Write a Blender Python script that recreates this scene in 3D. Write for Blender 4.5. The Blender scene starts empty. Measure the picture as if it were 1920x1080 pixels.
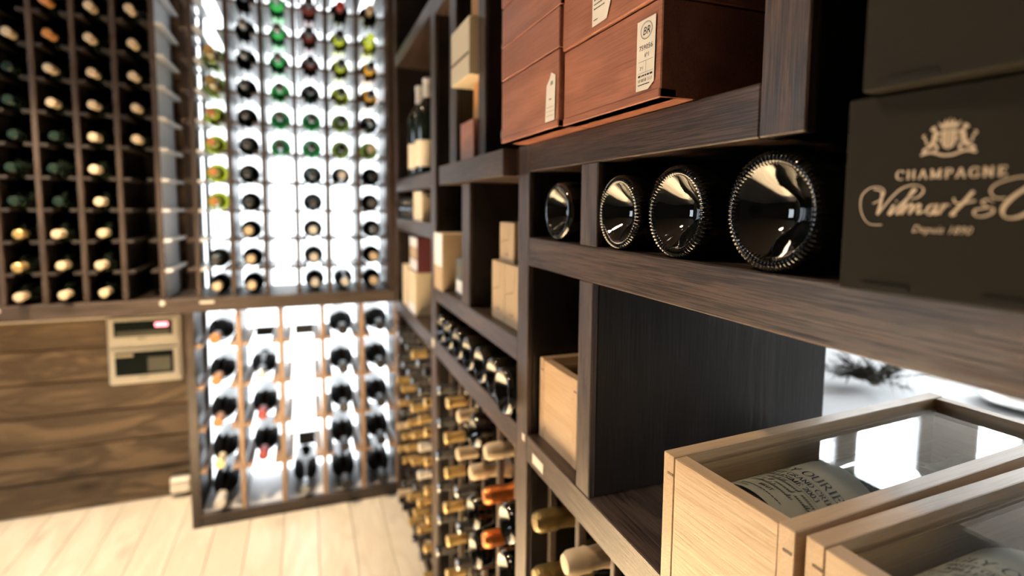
import bpy, math, random
from mathutils import Vector, Matrix
random.seed(7)
R = math.radians
SC = bpy.context.scene
COL = SC.collection
H = 1.40            # camera height above the floor; heights below are given relative to it

# ------------------------------------------------------------------ camera
F_PX, PX, PY = 1025.0, 960.0, 471.0
yaw, pit, rol = R(20.6), R(4.75), R(0.47)
fwd = Vector((math.sin(yaw)*math.cos(pit), math.cos(yaw)*math.cos(pit), -math.sin(pit)))
rgt = Vector((math.cos(yaw), -math.sin(yaw), 0))
upv = rgt.cross(fwd)
r2 = rgt*math.cos(rol) + upv*math.sin(rol)
u2 = upv*math.cos(rol) - rgt*math.sin(rol)
cd = bpy.data.cameras.new('camera')
cd.sensor_fit = 'HORIZONTAL'; cd.sensor_width = 36.0
cd.lens = F_PX*36/1920
cd.shift_y = (PY-540)/1920
cd.clip_start = 0.02
cd.dof.use_dof = True
cd.dof.focus_distance = 0.60
cd.dof.aperture_fstop = 2.5
cam = bpy.data.objects.new('camera', cd); COL.objects.link(cam)
m3 = Matrix((r2, u2, -fwd)).transposed()
cam.matrix_world = Matrix.Translation((0, 0, H)) @ m3.to_4x4()
SC.camera = cam

# ------------------------------------------------------------------ world, light, exposure
w = bpy.data.worlds.new('world'); SC.world = w; w.use_nodes = True
w.node_tree.nodes['Background'].inputs[0].default_value = (0.75, 0.85, 1.0, 1)
w.node_tree.nodes['Background'].inputs[1].default_value = 0.6
SC.view_settings.view_transform = 'Standard'
SC.view_settings.look = 'None'
SC.view_settings.gamma = 1
SC.view_settings.use_curve_mapping = False
SC.view_settings.exposure = 0.4
BACKLIGHT = 3.0       # daylight behind the frosted window
ROOM_WINDOW = 16.0    # daylight in the windows of the tasting room
SIDE = 7.0
DOWNLIGHT = 100.0
WARM = (1.0, 0.76, 0.50)

# ------------------------------------------------------------------ materials
MATS = {}
def principled(name):
    m = bpy.data.materials.new(name); m.use_nodes = True
    MATS[name] = m
    return m, m.node_tree.nodes, m.node_tree.links, m.node_tree.nodes['Principled BSDF']
def plain(name, col, rough=0.5, metal=0.0, spec=0.5, trans=0.0, ior=1.45, var=0.0, coat=0.0, bump=0.0, bscale=60):
    m, N, L, b = principled(name)
    b.inputs['Base Color'].default_value = (*col, 1)
    b.inputs['Roughness'].default_value = rough
    b.inputs['Metallic'].default_value = metal
    b.inputs['Specular IOR Level'].default_value = spec
    b.inputs['Transmission Weight'].default_value = trans
    b.inputs['IOR'].default_value = ior
    b.inputs['Coat Weight'].default_value = coat
    if var or bump:
        tc = N.new('ShaderNodeTexCoord'); oi = N.new('ShaderNodeObjectInfo')
        ad = N.new('ShaderNodeVectorMath'); ad.operation = 'ADD'
        L.new(tc.outputs['Object'], ad.inputs[0]); L.new(oi.outputs['Random'], ad.inputs[1])
        nz = N.new('ShaderNodeTexNoise'); nz.inputs['Scale'].default_value = bscale; nz.inputs['Detail'].default_value = 4
        L.new(ad.outputs[0], nz.inputs['Vector'])
        if var:
            hs = N.new('ShaderNodeMixRGB'); hs.blend_type = 'MULTIPLY'; hs.inputs[0].default_value = var
            hs.inputs[1].default_value = (*col, 1)
            L.new(nz.outputs['Fac'], hs.inputs[2]); L.new(hs.outputs[0], b.inputs['Base Color'])
        if bump:
            bp = N.new('ShaderNodeBump'); bp.inputs['Strength'].default_value = bump; bp.inputs['Distance'].default_value = 0.002
            L.new(nz.outputs['Fac'], bp.inputs['Height']); L.new(bp.outputs[0], b.inputs['Normal'])
    return m
def emit(name, col, s):
    m = bpy.data.materials.new(name); m.use_nodes = True; MATS[name] = m
    N = m.node_tree.nodes; N.clear()
    e = N.new('ShaderNodeEmission'); o = N.new('ShaderNodeOutputMaterial')
    e.inputs[0].default_value = (*col, 1); e.inputs[1].default_value = s
    m.node_tree.links.new(e.outputs[0], o.inputs[0]); return m
def wood(name, axis, dark, light, rough=0.45, spec=0.5, s_along=2.5, s_across=55.0, pores=0.5, ring=0.35, bump=0.25, knots=0.0):
    """Grain runs along the given axis of the object's own coordinates."""
    m, N, L, b = principled(name)
    tc = N.new('ShaderNodeTexCoord'); oi = N.new('ShaderNodeObjectInfo')
    rv = N.new('ShaderNodeVectorMath'); rv.operation = 'SCALE'; rv.inputs[0].default_value = (7.3, 3.1, 5.7)
    L.new(oi.outputs['Random'], rv.inputs['Scale'])
    ad = N.new('ShaderNodeVectorMath'); ad.operation = 'ADD'
    L.new(tc.outputs['Object'], ad.inputs[0]); L.new(rv.outputs[0], ad.inputs[1])
    def mapped(al, ac):
        mp = N.new('ShaderNodeMapping')
        mp.inputs['Scale'].default_value = [al if 'xyz'[i] == axis else ac for i in range(3)]
        L.new(ad.outputs[0], mp.inputs['Vector']); return mp
    m1 = mapped(s_along*0.5, s_across*0.22)
    n1 = N.new('ShaderNodeTexNoise'); n1.inputs['Scale'].default_value = 1.0; n1.inputs['Detail'].default_value = 5; n1.inputs['Distortion'].default_value = 1.6
    L.new(m1.outputs[0], n1.inputs['Vector'])
    m2 = mapped(s_along*5, s_across*14)
    n2 = N.new('ShaderNodeTexNoise'); n2.inputs['Scale'].default_value = 1.0; n2.inputs['Detail'].default_value = 3; n2.inputs['Roughness'].default_value = 0.65
    L.new(m2.outputs[0], n2.inputs['Vector'])
    sn = N.new('ShaderNodeMath'); sn.operation = 'MULTIPLY'; sn.inputs[1].default_value = 22.0
    L.new(n1.outputs['Fac'], sn.inputs[0])
    si = N.new('ShaderNodeMath'); si.operation = 'SINE'; L.new(sn.outputs[0], si.inputs[0])
    s2 = N.new('ShaderNodeMath'); s2.operation = 'MULTIPLY_ADD'; s2.inputs[1].default_value = ring*0.5; s2.inputs[2].default_value = 0.5
    L.new(si.outputs[0], s2.inputs[0])
    pr = N.new('ShaderNodeMapRange'); pr.inputs['From Min'].default_value = 0.36; pr.inputs['From Max'].default_value = 0.56
    pr.inputs['To Min'].default_value = -pores; pr.inputs['To Max'].default_value = 0.12
    L.new(n2.outputs['Fac'], pr.inputs['Value'])
    sm = N.new('ShaderNodeMath'); sm.operation = 'ADD'; sm.use_clamp = True
    L.new(s2.outputs[0], sm.inputs[0]); L.new(pr.outputs[0], sm.inputs[1])
    rp = N.new('ShaderNodeValToRGB')
    rp.color_ramp.elements[0].color = (*dark, 1); rp.color_ramp.elements[1].color = (*light, 1)
    L.new(sm.outputs[0], rp.inputs[0])
    out = rp.outputs[0]
    if knots:
        mk = mapped(3.2, 8.0)
        vo = N.new('ShaderNodeTexVoronoi'); vo.inputs['Scale'].default_value = 1.0
        L.new(mk.outputs[0], vo.inputs['Vector'])
        kr = N.new('ShaderNodeMapRange'); kr.inputs['From Min'].default_value = 0.06; kr.inputs['From Max'].default_value = 0.26
        kr.inputs['To Min'].default_value = knots; kr.inputs['To Max'].default_value = 0.0
        L.new(vo.outputs['Distance'], kr.inputs['Value'])
        mx = N.new('ShaderNodeMixRGB'); mx.inputs[2].default_value = (dark[0]*0.35, dark[1]*0.3, dark[2]*0.3, 1)
        L.new(kr.outputs[0], mx.inputs[0]); L.new(out, mx.inputs[1]); out = mx.outputs[0]
    L.new(out, b.inputs['Base Color'])
    b.inputs['Roughness'].default_value = rough; b.inputs['Specular IOR Level'].default_value = spec
    if bump:
        bp = N.new('ShaderNodeBump'); bp.inputs['Strength'].default_value = bump; bp.inputs['Distance'].default_value = 0.001
        L.new(sm.outputs[0], bp.inputs['Height']); L.new(bp.outputs[0], b.inputs['Normal'])
    return m
for ax in 'xyz':
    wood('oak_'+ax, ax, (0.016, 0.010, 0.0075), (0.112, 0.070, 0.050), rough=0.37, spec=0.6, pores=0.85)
    wood('black_oak_'+ax, ax, (0.003, 0.0023, 0.002), (0.015, 0.010, 0.008), rough=0.36, pores=0.3, s_across=22, ring=0.8)  # near-black copy of the oak; interior shade put into the colour
    wood('rack_'+ax, ax, (0.030, 0.021, 0.016), (0.105, 0.072, 0.054), rough=0.5)
    wood('rack_panel_'+ax, ax, (0.035, 0.024, 0.018), (0.11, 0.075, 0.055), rough=0.33)
    wood('rack_dark_'+ax, ax, (0.010, 0.007, 0.005), (0.045, 0.031, 0.023), rough=0.6)  # darker copy of the rack wood, shade put into its colour
    wood('pine_rack_'+ax, ax, (0.30, 0.19, 0.11), (0.48, 0.31, 0.19), rough=0.5, pores=0.2)  # tan wood, lightened to carry the bounce from the floor
    wood('crate_'+ax, ax, (0.52, 0.35, 0.20), (0.72, 0.53, 0.34), rough=0.34, pores=0.25, s_across=30, ring=0.5)
    wood('cherry_'+ax, ax, (0.22, 0.086, 0.053), (0.40, 0.168, 0.105), rough=0.33, pores=0.25, s_across=30, ring=0.5)
wood('plank_x', 'x', (0.11, 0.072, 0.040), (0.27, 0.18, 0.10), rough=0.6, s_across=26, ring=0.9, pores=0.25, knots=0.9)
wood('floor_y', 'y', (0.70, 0.63, 0.50), (0.83, 0.77, 0.65), rough=0.30, s_across=26, ring=0.6, pores=0.15, knots=0.25, bump=0.08)
plain('joint_and_shade', (0.010, 0.007, 0.005), 0.6, var=0.5)  # near-black: backing behind boards, and painted shade in the left rack
plain('white_paint', (0.74, 0.75, 0.77), 0.45, var=0.15, bscale=30)
plain('ceiling_paint', (0.14, 0.11, 0.09), 0.8, var=0.2)
plain('plaster', (0.24, 0.21, 0.18), 0.8, var=0.15)
plain('dim_plaster', (0.05, 0.042, 0.035), 0.8, var=0.3)
plain('ivory_plastic', (0.86, 0.80, 0.66), 0.35, var=0.05)
plain('smoked_window', (0.012, 0.016, 0.013), 0.08)
plain('breaker_grey', (0.10, 0.10, 0.075), 0.4)
plain('breaker_light', (0.70, 0.60, 0.42), 0.4)
plain('bottle_black', (0.002, 0.0025, 0.002), 0.04, spec=0.95)
plain('bottle_dark', (0.006, 0.009, 0.006), 0.10, spec=0.55)
plain('bottle_green', (0.02, 0.17, 0.03), 0.03, trans=1.0, ior=1.45)
plain('bottle_yellow', (0.20, 0.21, 0.012), 0.03, trans=1.0, ior=1.45)
plain('bottle_amber', (0.35, 0.15, 0.01), 0.03, trans=1.0, ior=1.45)
plain('bottle_olive', (0.06, 0.08, 0.012), 0.03, trans=1.0, ior=1.45)
plain('bottle_deepgreen', (0.008, 0.07, 0.014), 0.03, trans=1.0, ior=1.45)
plain('bottle_rose', (0.05, 0.010, 0.006), 0.03, trans=1.0, ior=1.45)
plain('cap_cream', (0.66, 0.53, 0.36), 0.45)
plain('cap_gold', (0.86, 0.60, 0.25), 0.27, metal=0.6, bump=0.5, bscale=180)
plain('cap_bronze', (0.22, 0.16, 0.06), 0.3, metal=0.6, bump=0.6, bscale=150)
plain('cap_copper', (0.78, 0.27, 0.08), 0.28, metal=0.85, bump=0.6, bscale=150)
plain('cap_silver', (0.32, 0.34, 0.36), 0.25, metal=0.9)
plain('cap_black', (0.02, 0.02, 0.022), 0.3)
plain('cap_red', (0.35, 0.03, 0.03), 0.35)
plain('cap_green', (0.014, 0.030, 0.022), 0.3)
plain('cap_orange', (0.46, 0.21, 0.07), 0.4)
plain('cap_white', (0.75, 0.72, 0.66), 0.4)
plain('cork', (0.55, 0.36, 0.20), 0.8, var=0.4, bscale=300)
plain('paper', (0.80, 0.74, 0.63), 0.6, var=0.06, bscale=90)
plain('paper_grey', (0.50, 0.46, 0.38), 0.6, var=0.08, bscale=90)
plain('paper_white', (0.82, 0.83, 0.84), 0.5, var=0.05)
plain('ink', (0.015, 0.014, 0.013), 0.5)
plain('ink_brown', (0.14, 0.09, 0.05), 0.6)
plain('ink_gold', (0.72, 0.56, 0.38), 0.4)
plain('card_black', (0.016, 0.014, 0.009), 0.7, spec=0.2, var=0.12, bscale=200)
plain('card_slot', (0.004, 0.004, 0.003), 0.8)
plain('card_kraft', (0.46, 0.35, 0.23), 0.6, var=0.1, bscale=60)
plain('card_cream', (0.78, 0.67, 0.48), 0.5, var=0.08)
plain('card_dark', (0.018, 0.020, 0.022), 0.5)
plain('card_slate', (0.10, 0.12, 0.125), 0.5)
plain('card_rosewood', (0.11, 0.03, 0.035), 0.4)
plain('card_amber', (0.62, 0.30, 0.09), 0.5)
plain('steel', (0.55, 0.56, 0.58), 0.25, metal=1.0)
plain('grey_plate', (0.05, 0.055, 0.065), 0.6)
plain('linen', (0.80, 0.83, 0.87), 0.7, var=0.05)
plain('porcelain', (0.85, 0.85, 0.85), 0.15)
plain('needle', (0.020, 0.030, 0.018), 0.6)
plain('cone', (0.20, 0.15, 0.11), 0.7)
emit('daylight', (0.90, 0.96, 1.0), BACKLIGHT)
emit('room_daylight', (0.92, 0.97, 1.0), ROOM_WINDOW)
emit('side_daylight', (0.80, 0.90, 1.0), SIDE)
emit('lamp_glow', WARM, 8.0)
emit('led_red', (1.0, 0.22, 0.24), 5.0)
def clear_glass(name, tint=(1, 1, 1)):
    m = bpy.data.materials.new(name); m.use_nodes = True; MATS[name] = m
    N, L = m.node_tree.nodes, m.node_tree.links; N.clear()
    t = N.new('ShaderNodeBsdfTransparent'); t.inputs[0].default_value = (*tint, 1)
    g = N.new('ShaderNodeBsdfGlossy'); g.inputs['Roughness'].default_value = 0.0
    lw = N.new('ShaderNodeLayerWeight'); lw.inputs['Blend'].default_value = 0.5
    pw = N.new('ShaderNodeMath'); pw.operation = 'POWER'; pw.inputs[1].default_value = 5.0
    fr = N.new('ShaderNodeMath'); fr.operation = 'MULTIPLY_ADD'; fr.inputs[1].default_value = 0.96; fr.inputs[2].default_value = 0.04
    L.new(lw.outputs['Facing'], pw.inputs[0]); L.new(pw.outputs[0], fr.inputs[0])
    mx = N.new('ShaderNodeMixShader'); o = N.new('ShaderNodeOutputMaterial')
    L.new(fr.outputs[0], mx.inputs[0]); L.new(t.outputs[0], mx.inputs[1]); L.new(g.outputs[0], mx.inputs[2]); L.new(mx.outputs[0], o.inputs[0])
clear_glass('pane', (0.96, 0.98, 0.97))

# ------------------------------------------------------------------ mesh helpers
class MB:
    def __init__(self): self.v = []; self.f = []
    def add(self, vs, fs):
        n = len(self.v); self.v += [tuple(p) for p in vs]; self.f += [tuple(n+i for i in q) for q in fs]; return self
    def box(self, x0, x1, y0, y1, z0, z1, b=0.0):
        if b <= 0:
            vs = [(x, y, z) for x in (x0, x1) for y in (y0, y1) for z in (z0, z1)]
            return self.add(vs, [(0, 1, 3, 2), (4, 6, 7, 5), (0, 4, 5, 1), (2, 3, 7, 6), (0, 2, 6, 4), (1, 5, 7, 3)])
        # chamfered box: 24 vertices
        c = [(x0, x1), (y0, y1), (z0, z1)]; idx = {}; vs = []
        for sx in (0, 1):
            for sy in (0, 1):
                for sz in (0, 1):
                    s = (sx, sy, sz)
                    for a in range(3):
                        p = []
                        for k in range(3):
                            q = c[k][s[k]]
                            p.append(q if k == a else q + (b if s[k] == 0 else -b))
                        idx[(s, a)] = len(vs); vs.append(p)
        fs = []
        def S(a, sa, o):  # helper to make a corner key
            k = [0, 0, 0]; k[a] = sa
            for (ax, v_) in o: k[ax] = v_
            return tuple(k)
        for a in range(3):
            o1, o2 = (a+1) % 3, (a+2) % 3
            for sa in (0, 1):
                q = [idx[(S(a, sa, [(o1, i), (o2, j)]), a)] for i, j in ((0, 0), (1, 0), (1, 1), (0, 1))]
                fs.append(q if sa else q[::-1])
        for a in range(3):                                   # edges along axis a
            o1, o2 = (a+1) % 3, (a+2) % 3
            for s1 in (0, 1):
                for s2 in (0, 1):
                    k0 = S(a, 0, [(o1, s1), (o2, s2)]); k1 = S(a, 1, [(o1, s1), (o2, s2)])
                    q = [idx[(k0, o1)], idx[(k1, o1)], idx[(k1, o2)], idx[(k0, o2)]]
                    fs.append(q if (s1 ^ s2) else q[::-1])
        for sx in (0, 1):
            for sy in (0, 1):
                for sz in (0, 1):
                    s = (sx, sy, sz); q = [idx[(s, 0)], idx[(s, 1)], idx[(s, 2)]]
                    fs.append(q if (sx+sy+sz) % 2 else q[::-1])
        return self.add(vs, fs)
    def lathe(self, prof, n=20, mod=None):
        """Profile of (radius, z) about the z axis."""
        vs = []; rings = []
        for k, (r, z) in enumerate(prof):
            if r < 1e-6:
                rings.append([len(vs)]); vs.append((0, 0, z))
            else:
                ring = []
                for i in range(n):
                    a = 2*math.pi*i/n; rr, zz = r, z
                    if mod: rr, zz = mod(k, a, r, z)
                    ring.append(len(vs)); vs.append((rr*math.cos(a), rr*math.sin(a), zz))
                rings.append(ring)
        fs = []
        for A, B in zip(rings, rings[1:]):
            for i in range(n):
                j = (i+1) % n
                if len(A) == 1 and len(B) == 1: continue
                if len(A) == 1: fs.append((A[0], B[j], B[i]))
                elif len(B) == 1: fs.append((A[i], A[j], B[0]))
                else: fs.append((A[i], A[j], B[j], B[i]))
        return self.add(vs, fs)
    def ribbon(self, pts, wfun, off=0.0, plane=None):
        """A flat stroke in the xy plane; plane maps (x, y) -> 3-D."""
        n = len(pts); L_, R_ = [], []
        for i in range(n):
            a = pts[max(i-1, 0)]; b = pts[min(i+1, n-1)]
            dx, dy = b[0]-a[0], b[1]-a[1]; l = math.hypot(dx, dy) or 1e-9
            dx /= l; dy /= l; wd = wfun(dx, dy, i/(n-1) if n > 1 else 0)*0.5
            L_.append((pts[i][0]-dy*wd, pts[i][1]+dx*wd)); R_.append((pts[i][0]+dy*wd, pts[i][1]-dx*wd))
        pl = plane or (lambda p: (p[0], p[1], off))
        vs = [pl(p) for p in L_] + [pl(p) for p in R_]
        return self.add(vs, [(i, n+i, n+i+1, i+1) for i in range(n-1)])
    def poly(self, pts, plane):
        return self.add([plane(p) for p in pts], [tuple(range(len(pts)))])
    def tube(self, pts, r, n=6):
        ps = [Vector(p) for p in pts]; rings = []
        vs = []
        for i, p in enumerate(ps):
            d = (ps[min(i+1, len(ps)-1)]-ps[max(i-1, 0)]).normalized()
            a = d.orthogonal().normalized(); b = d.cross(a)
            rr = r[i] if isinstance(r, (list, tuple)) else r
            rings.append([len(vs)+k for k in range(n)])
            vs += [p + a*rr*math.cos(2*math.pi*k/n) + b*rr*math.sin(2*math.pi*k/n) for k in range(n)]
        fs = [(A[k], A[(k+1) % n], B[(k+1) % n], B[k]) for A, B in zip(rings, rings[1:]) for k in range(n)]
        fs += [tuple(rings[0][::-1]), tuple(rings[-1])]
        return self.add(vs, fs)
    def mesh(self, name, mat, smooth=False):
        me = bpy.data.meshes.new(name); me.from_pydata(self.v, [], self.f); me.update()
        if mat: me.materials.append(MATS[mat])
        if smooth:
            for p in me.polygons: p.use_smooth = True
            me.set_sharp_from_angle(angle=R(40))
        return me
def put(name, me, parent=None, loc=(0, 0, 0), rot=None):
    o = bpy.data.objects.new(name, me); COL.objects.link(o)
    o.parent = parent; o.location = loc
    if rot is not None: o.rotation_euler = rot
    return o
def tag(o, label=None, cat=None, group=None, kind=None):
    if label: o['label'] = label
    if cat: o['category'] = cat
    if group: o['group'] = group
    if kind: o['kind'] = kind
    return o
def thing(name, label, cat, loc, rot=None, group=None):
    return tag(put(name, None, None, loc, rot), label, cat, group)
def bar(name, x0, x1, y0, y1, z0, z1, mat, parent=None, b=0.0015, base=None):
    """A board given in room coordinates (heights relative to the camera), origin at its centre."""
    cx, cy, cz = (x0+x1)/2, (y0+y1)/2, (z0+z1)/2
    hx, hy, hz = abs(x1-x0)/2, abs(y1-y0)/2, abs(z1-z0)/2
    key = ('bar', round(hx, 5), round(hy, 5), round(hz, 5), mat, b)
    if key not in CACHE: CACHE[key] = MB().box(-hx, hx, -hy, hy, -hz, hz, b).mesh(name, mat)
    o = put(name, CACHE[key], parent)
    pl = Vector((cx, cy, cz+H))
    if parent is not None: pl = pl - Vector(parent.location)
    o.location = pl
    return o
CACHE = {}
def catmull(pts, n=8):
    out = []; P = [pts[0]]+list(pts)+[pts[-1]]
    for i in range(1, len(P)-2):
        for k in range(n):
            t = k/n; q = []
            for c in range(len(pts[0])):
                a, b, c_, d = P[i-1][c], P[i][c], P[i+1][c], P[i+2][c]
                q.append(0.5*((2*b)+(-a+c_)*t+(2*a-5*b+4*c_-d)*t*t+(-a+3*b-3*c_+d)*t**3))
            out.append(tuple(q))
    out.append(tuple(pts[-1])); return out

# a small serif alphabet drawn with a broad pen (unit cap height)
def arc(cx, cy, rx, ry, a0, a1, n=14): return [(cx+rx*math.cos(R(a0+(a1-a0)*i/n)), cy+ry*math.sin(R(a0+(a1-a0)*i/n))) for i in range(n+1)]
def sf(x, y, h=0.14): return [(x-h, y), (x+h, y)]
GL = {
 'A': (0.86, [[(0.43, 1), (0.08, 0)], [(0.43, 1), (0.76, 0)], [(0.2, 0.36), (0.64, 0.36)], sf(0.08, 0.02), sf(0.76, 0.02)]),
 'B': (0.74, [[(0.16, 0), (0.16, 1)], [(0.16, 0.98)]+arc(0.36, 0.76, 0.22, 0.22, 90, -90)+[(0.16, 0.54)], arc(0.38, 0.28, 0.28, 0.26, 90, -90)+[(0.04, 0.02)], [(0.04, 0.98), (0.36, 0.98)]]),
 'C': (0.82, [arc(0.46, 0.5, 0.38, 0.5, 48, 312), [(0.72, 0.98), (0.72, 0.72)]]),
 'D': (0.84, [[(0.16, 0), (0.16, 1)], [(0.04, 0.98), (0.34, 0.98)]+arc(0.34, 0.5, 0.42, 0.48, 90, -90)+[(0.04, 0.02)]]),
 'E': (0.70, [[(0.16, 0), (0.16, 1)], [(0.04, 0.98), (0.6, 0.98), (0.6, 0.8)], [(0.16, 0.52), (0.46, 0.52)], [(0.46, 0.62), (0.46, 0.42)], [(0.04, 0.02), (0.64, 0.02), (0.64, 0.22)]]),
 'G': (0.88, [arc(0.46, 0.5, 0.38, 0.5, 48, 330), [(0.72, 0.98), (0.72, 0.74)], [(0.74, 0.02), (0.74, 0.42)], sf(0.74, 0.43)]),
 'H': (0.90, [[(0.16, 0), (0.16, 1)], [(0.72, 0), (0.72, 1)], [(0.16, 0.5), (0.72, 0.5)], sf(0.16, 0.02), sf(0.16, 0.98), sf(0.72, 0.02), sf(0.72, 0.98)]),
 'I': (0.40, [[(0.19, 0), (0.19, 1)], sf(0.19, 0.02), sf(0.19, 0.98)]),
 'L': (0.66, [[(0.16, 0), (0.16, 1)], sf(0.16, 0.98), [(0.04, 0.02), (0.6, 0.02), (0.6, 0.24)]]),
 'M': (1.06, [[(0.14, 0), (0.14, 1)], [(0.14, 1), (0.52, 0.05)], [(0.52, 0.05), (0.9, 1)], [(0.9, 1), (0.9, 0)], sf(0.14, 0.02), sf(0.9, 0.02), sf(0.1, 0.98, 0.1), sf(0.94, 0.98, 0.1)]),
 'N': (0.92, [[(0.15, 0), (0.15, 1)], [(0.15, 1), (0.74, 0)], [(0.74, 0), (0.74, 1)], sf(0.15, 0.02), sf(0.74, 0.98), sf(0.1, 0.98, 0.1)]),
 'O': (0.94, [arc(0.46, 0.5, 0.39, 0.5, 0, 360, 24)]),
 'P': (0.72, [[(0.16, 0), (0.16, 1)], [(0.04, 0.98), (0.36, 0.98)]+arc(0.36, 0.73, 0.26, 0.25, 90, -90)+[(0.16, 0.48)], sf(0.16, 0.02)]),
 'R': (0.84, [[(0.16, 0), (0.16, 1)], [(0.04, 0.98), (0.36, 0.98)]+arc(0.36, 0.74, 0.25, 0.24, 90, -90)+[(0.16, 0.5)], sf(0.16, 0.02), [(0.36, 0.5), (0.72, 0.02)], sf(0.74, 0.02, 0.08)]),
 'S': (0.66, [arc(0.32, 0.745, 0.22, 0.24, 40, 250, 10)+arc(0.32, 0.265, 0.25, 0.255, 75, -145, 12), [(0.53, 0.96), (0.53, 0.76)]]),
 'T': (0.80, [[(0.38, 0), (0.38, 1)], [(0.06, 0.78), (0.06, 0.98), (0.7, 0.98), (0.7, 0.78)], sf(0.38, 0.02)]),
 'U': (0.88, [[(0.16, 1), (0.16, 0.3)]+arc(0.42, 0.3, 0.27, 0.29, 180, 360, 10)+[(0.69, 1)], sf(0.16, 0.98), sf(0.69, 0.98)]),
 'Y': (0.80, [[(0.06, 1), (0.38, 0.48)], [(0.70, 1), (0.38, 0.48)], [(0.38, 0.48), (0.38, 0)], sf(0.08, 0.98), sf(0.68, 0.98), sf(0.38, 0.02)]),
 '-': (0.42, [[(0.06, 0.4), (0.34, 0.4)]]),
 '0': (0.64, [arc(0.30, 0.5, 0.24, 0.5, 0, 360, 22)]),
 '2': (0.62, [arc(0.28, 0.74, 0.22, 0.25, 165, -40, 12)+[(0.08, 0.04)], [(0.06, 0.04), (0.54, 0.04), (0.56, 0.2)]]),
 '3': (0.62, [arc(0.27, 0.76, 0.20, 0.23, 150, -70, 12), arc(0.27, 0.27, 0.25, 0.27, 80, -150, 12)]),
 ' ': (0.40, []),
}
def text_strokes(s, h, track=0.0):
    out = []; x = 0.0
    for ch in s:
        wd, st = GL[ch]
        for p in st: out.append([((x+a)*h, b*h) for a, b in p])
        x += wd+track
    return out, x*h
def pen(thick, thin, slant=0.0):
    def f(dx, dy, t): return thin+(thick-thin)*abs(dy)**1.3
    return f
def lettering(mb, s, h, plane, align=0.5, at=(0, 0), track=0.1, thick=0.17, thin=0.055, sub=3):
    st, wd = text_strokes(s, h, track)
    for p in st:
        q = []
        for a, b in zip(p, p[1:]):
            for k in range(sub): q.append((a[0]+(b[0]-a[0])*k/sub, a[1]+(b[1]-a[1])*k/sub))
        q.append(p[-1])
        q = [(x-wd*align+at[0], y+at[1]) for x, y in q]
        mb.ribbon(q, pen(thick*h, thin*h), plane=plane)
    return wd
_fc = {}
def broken_line(mb, x0, x1, y, h, plane, seed=0, w=None):
    g = random.Random(seed); x = x0
    while x < x1:
        l = min(g.uniform(0.6, 2.4)*h, x1-x)
        mb.ribbon([(x+l*i/4, y) for i in range(5)], lambda *a: h*g.uniform(0.55, 0.95), plane=plane); x += l+0.45*h
def scrawl(mb, x0, x1, y, h, plane, seed=0):
    g = random.Random(seed); x = x0; pts = []
    while x < x1:
        if g.random() < 0.16 and len(pts) > 5:
            mb.ribbon(catmull(pts, 4), lambda dx, dy, t: h*(0.03+0.07*abs(dy)), plane=plane); pts = []; x += 0.5*h; continue
        tall = g.random() < 0.2
        pts += [(x, y), (x+0.34*h, y+h*(1.0 if tall else 0.5)), (x+0.22*h, y+0.1*h)]; x += 0.36*h
    if len(pts) > 2: mb.ribbon(catmull(pts, 4), lambda dx, dy, t: h*(0.03+0.07*abs(dy)), plane=plane)
def small_print(mb, s, h, plane, at=(0, 0), align='CENTER', shear=0.0, sx=1.0):
    """Small print set in Blender's own built-in face."""
    key = (s, align, shear)
    if key not in _fc:
        c = bpy.data.curves.new('t', 'FONT'); c.body = s; c.align_x = align; c.size = 1.0; c.shear = shear; c.resolution_u = 2
        o = bpy.data.objects.new('t', c); COL.objects.link(o)
        bpy.context.view_layer.update()
        me = o.to_mesh()
        _fc[key] = ([tuple(v.co) for v in me.vertices], [tuple(p.vertices) for p in me.polygons])
        o.to_mesh_clear(); bpy.data.objects.remove(o); bpy.data.curves.remove(c)
    vs, fs = _fc[key]
    mb.add([plane((x*h*1.35*sx+at[0], y*h*1.35+at[1])) for x, y, z in vs], fs)

# ------------------------------------------------------------------ the setting
FL = -1.40; CE = 1.20           # floor and ceiling relative to the camera
YB = 2.585                      # front of the racks on the back wall
YW = 2.93                       # back wall
XF = 0.38                       # front of the shelving on the right
XB = 0.845                      # back of the shelving
def struct(o): o['kind'] = 'structure'; return o
floor = struct(put('floor', MB().box(-2.5, 4.6, -2.2, 3.2, H+FL-0.06, H+FL-0.012).mesh('floor', 'joint_and_shade')))
xs = -2.5; k = 0
while xs < 0.84:
    cut = [-2.2, -0.3+0.5*((k*0.37) % 1), 1.2+0.6*((k*0.61) % 1), 3.0]
    for a, b in zip(cut, cut[1:]):
        bar('plank', xs+0.0012, xs+0.1388, a+0.0012, b-0.0012, FL-0.012, FL, 'floor_y', floor, b=0.0012)
    xs += 0.14; k += 1
bar('plank', 0.86, 4.55, -2.0, 3.0, FL-0.012, FL, 'floor_y', floor)
struct(put('ceiling', MB().box(-2.5, 4.6, -2.2, 3.2, H+CE, H+CE+0.05).mesh('ceiling', 'ceiling_paint')))
struct(put('wall_left', MB().box(-2.55, -2.5, -2.2, 3.2, 0, H+CE).mesh('wall_left', 'dim_plaster')))
struct(put('wall_front', MB().box(-2.5, 4.6, -2.25, -2.2, 0, H+CE).mesh('wall_front', 'dim_plaster')))
wb = struct(put('wall_back', MB().box(-2.5, -0.50, YW+0.03, YW+0.08, 0, H+CE).mesh('wall_back', 'joint_and_shade')))
z = FL; k = 0
while z < CE-0.01:
    hgt = 0.15
    bar('plank', -2.5, -0.50, YW+(0.004 if k % 3 == 1 else 0.0), YW+0.03, z+0.002, min(z+hgt, CE)-0.002, 'plank_x', wb, b=0.004)
    z += hgt; k += 1
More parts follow.
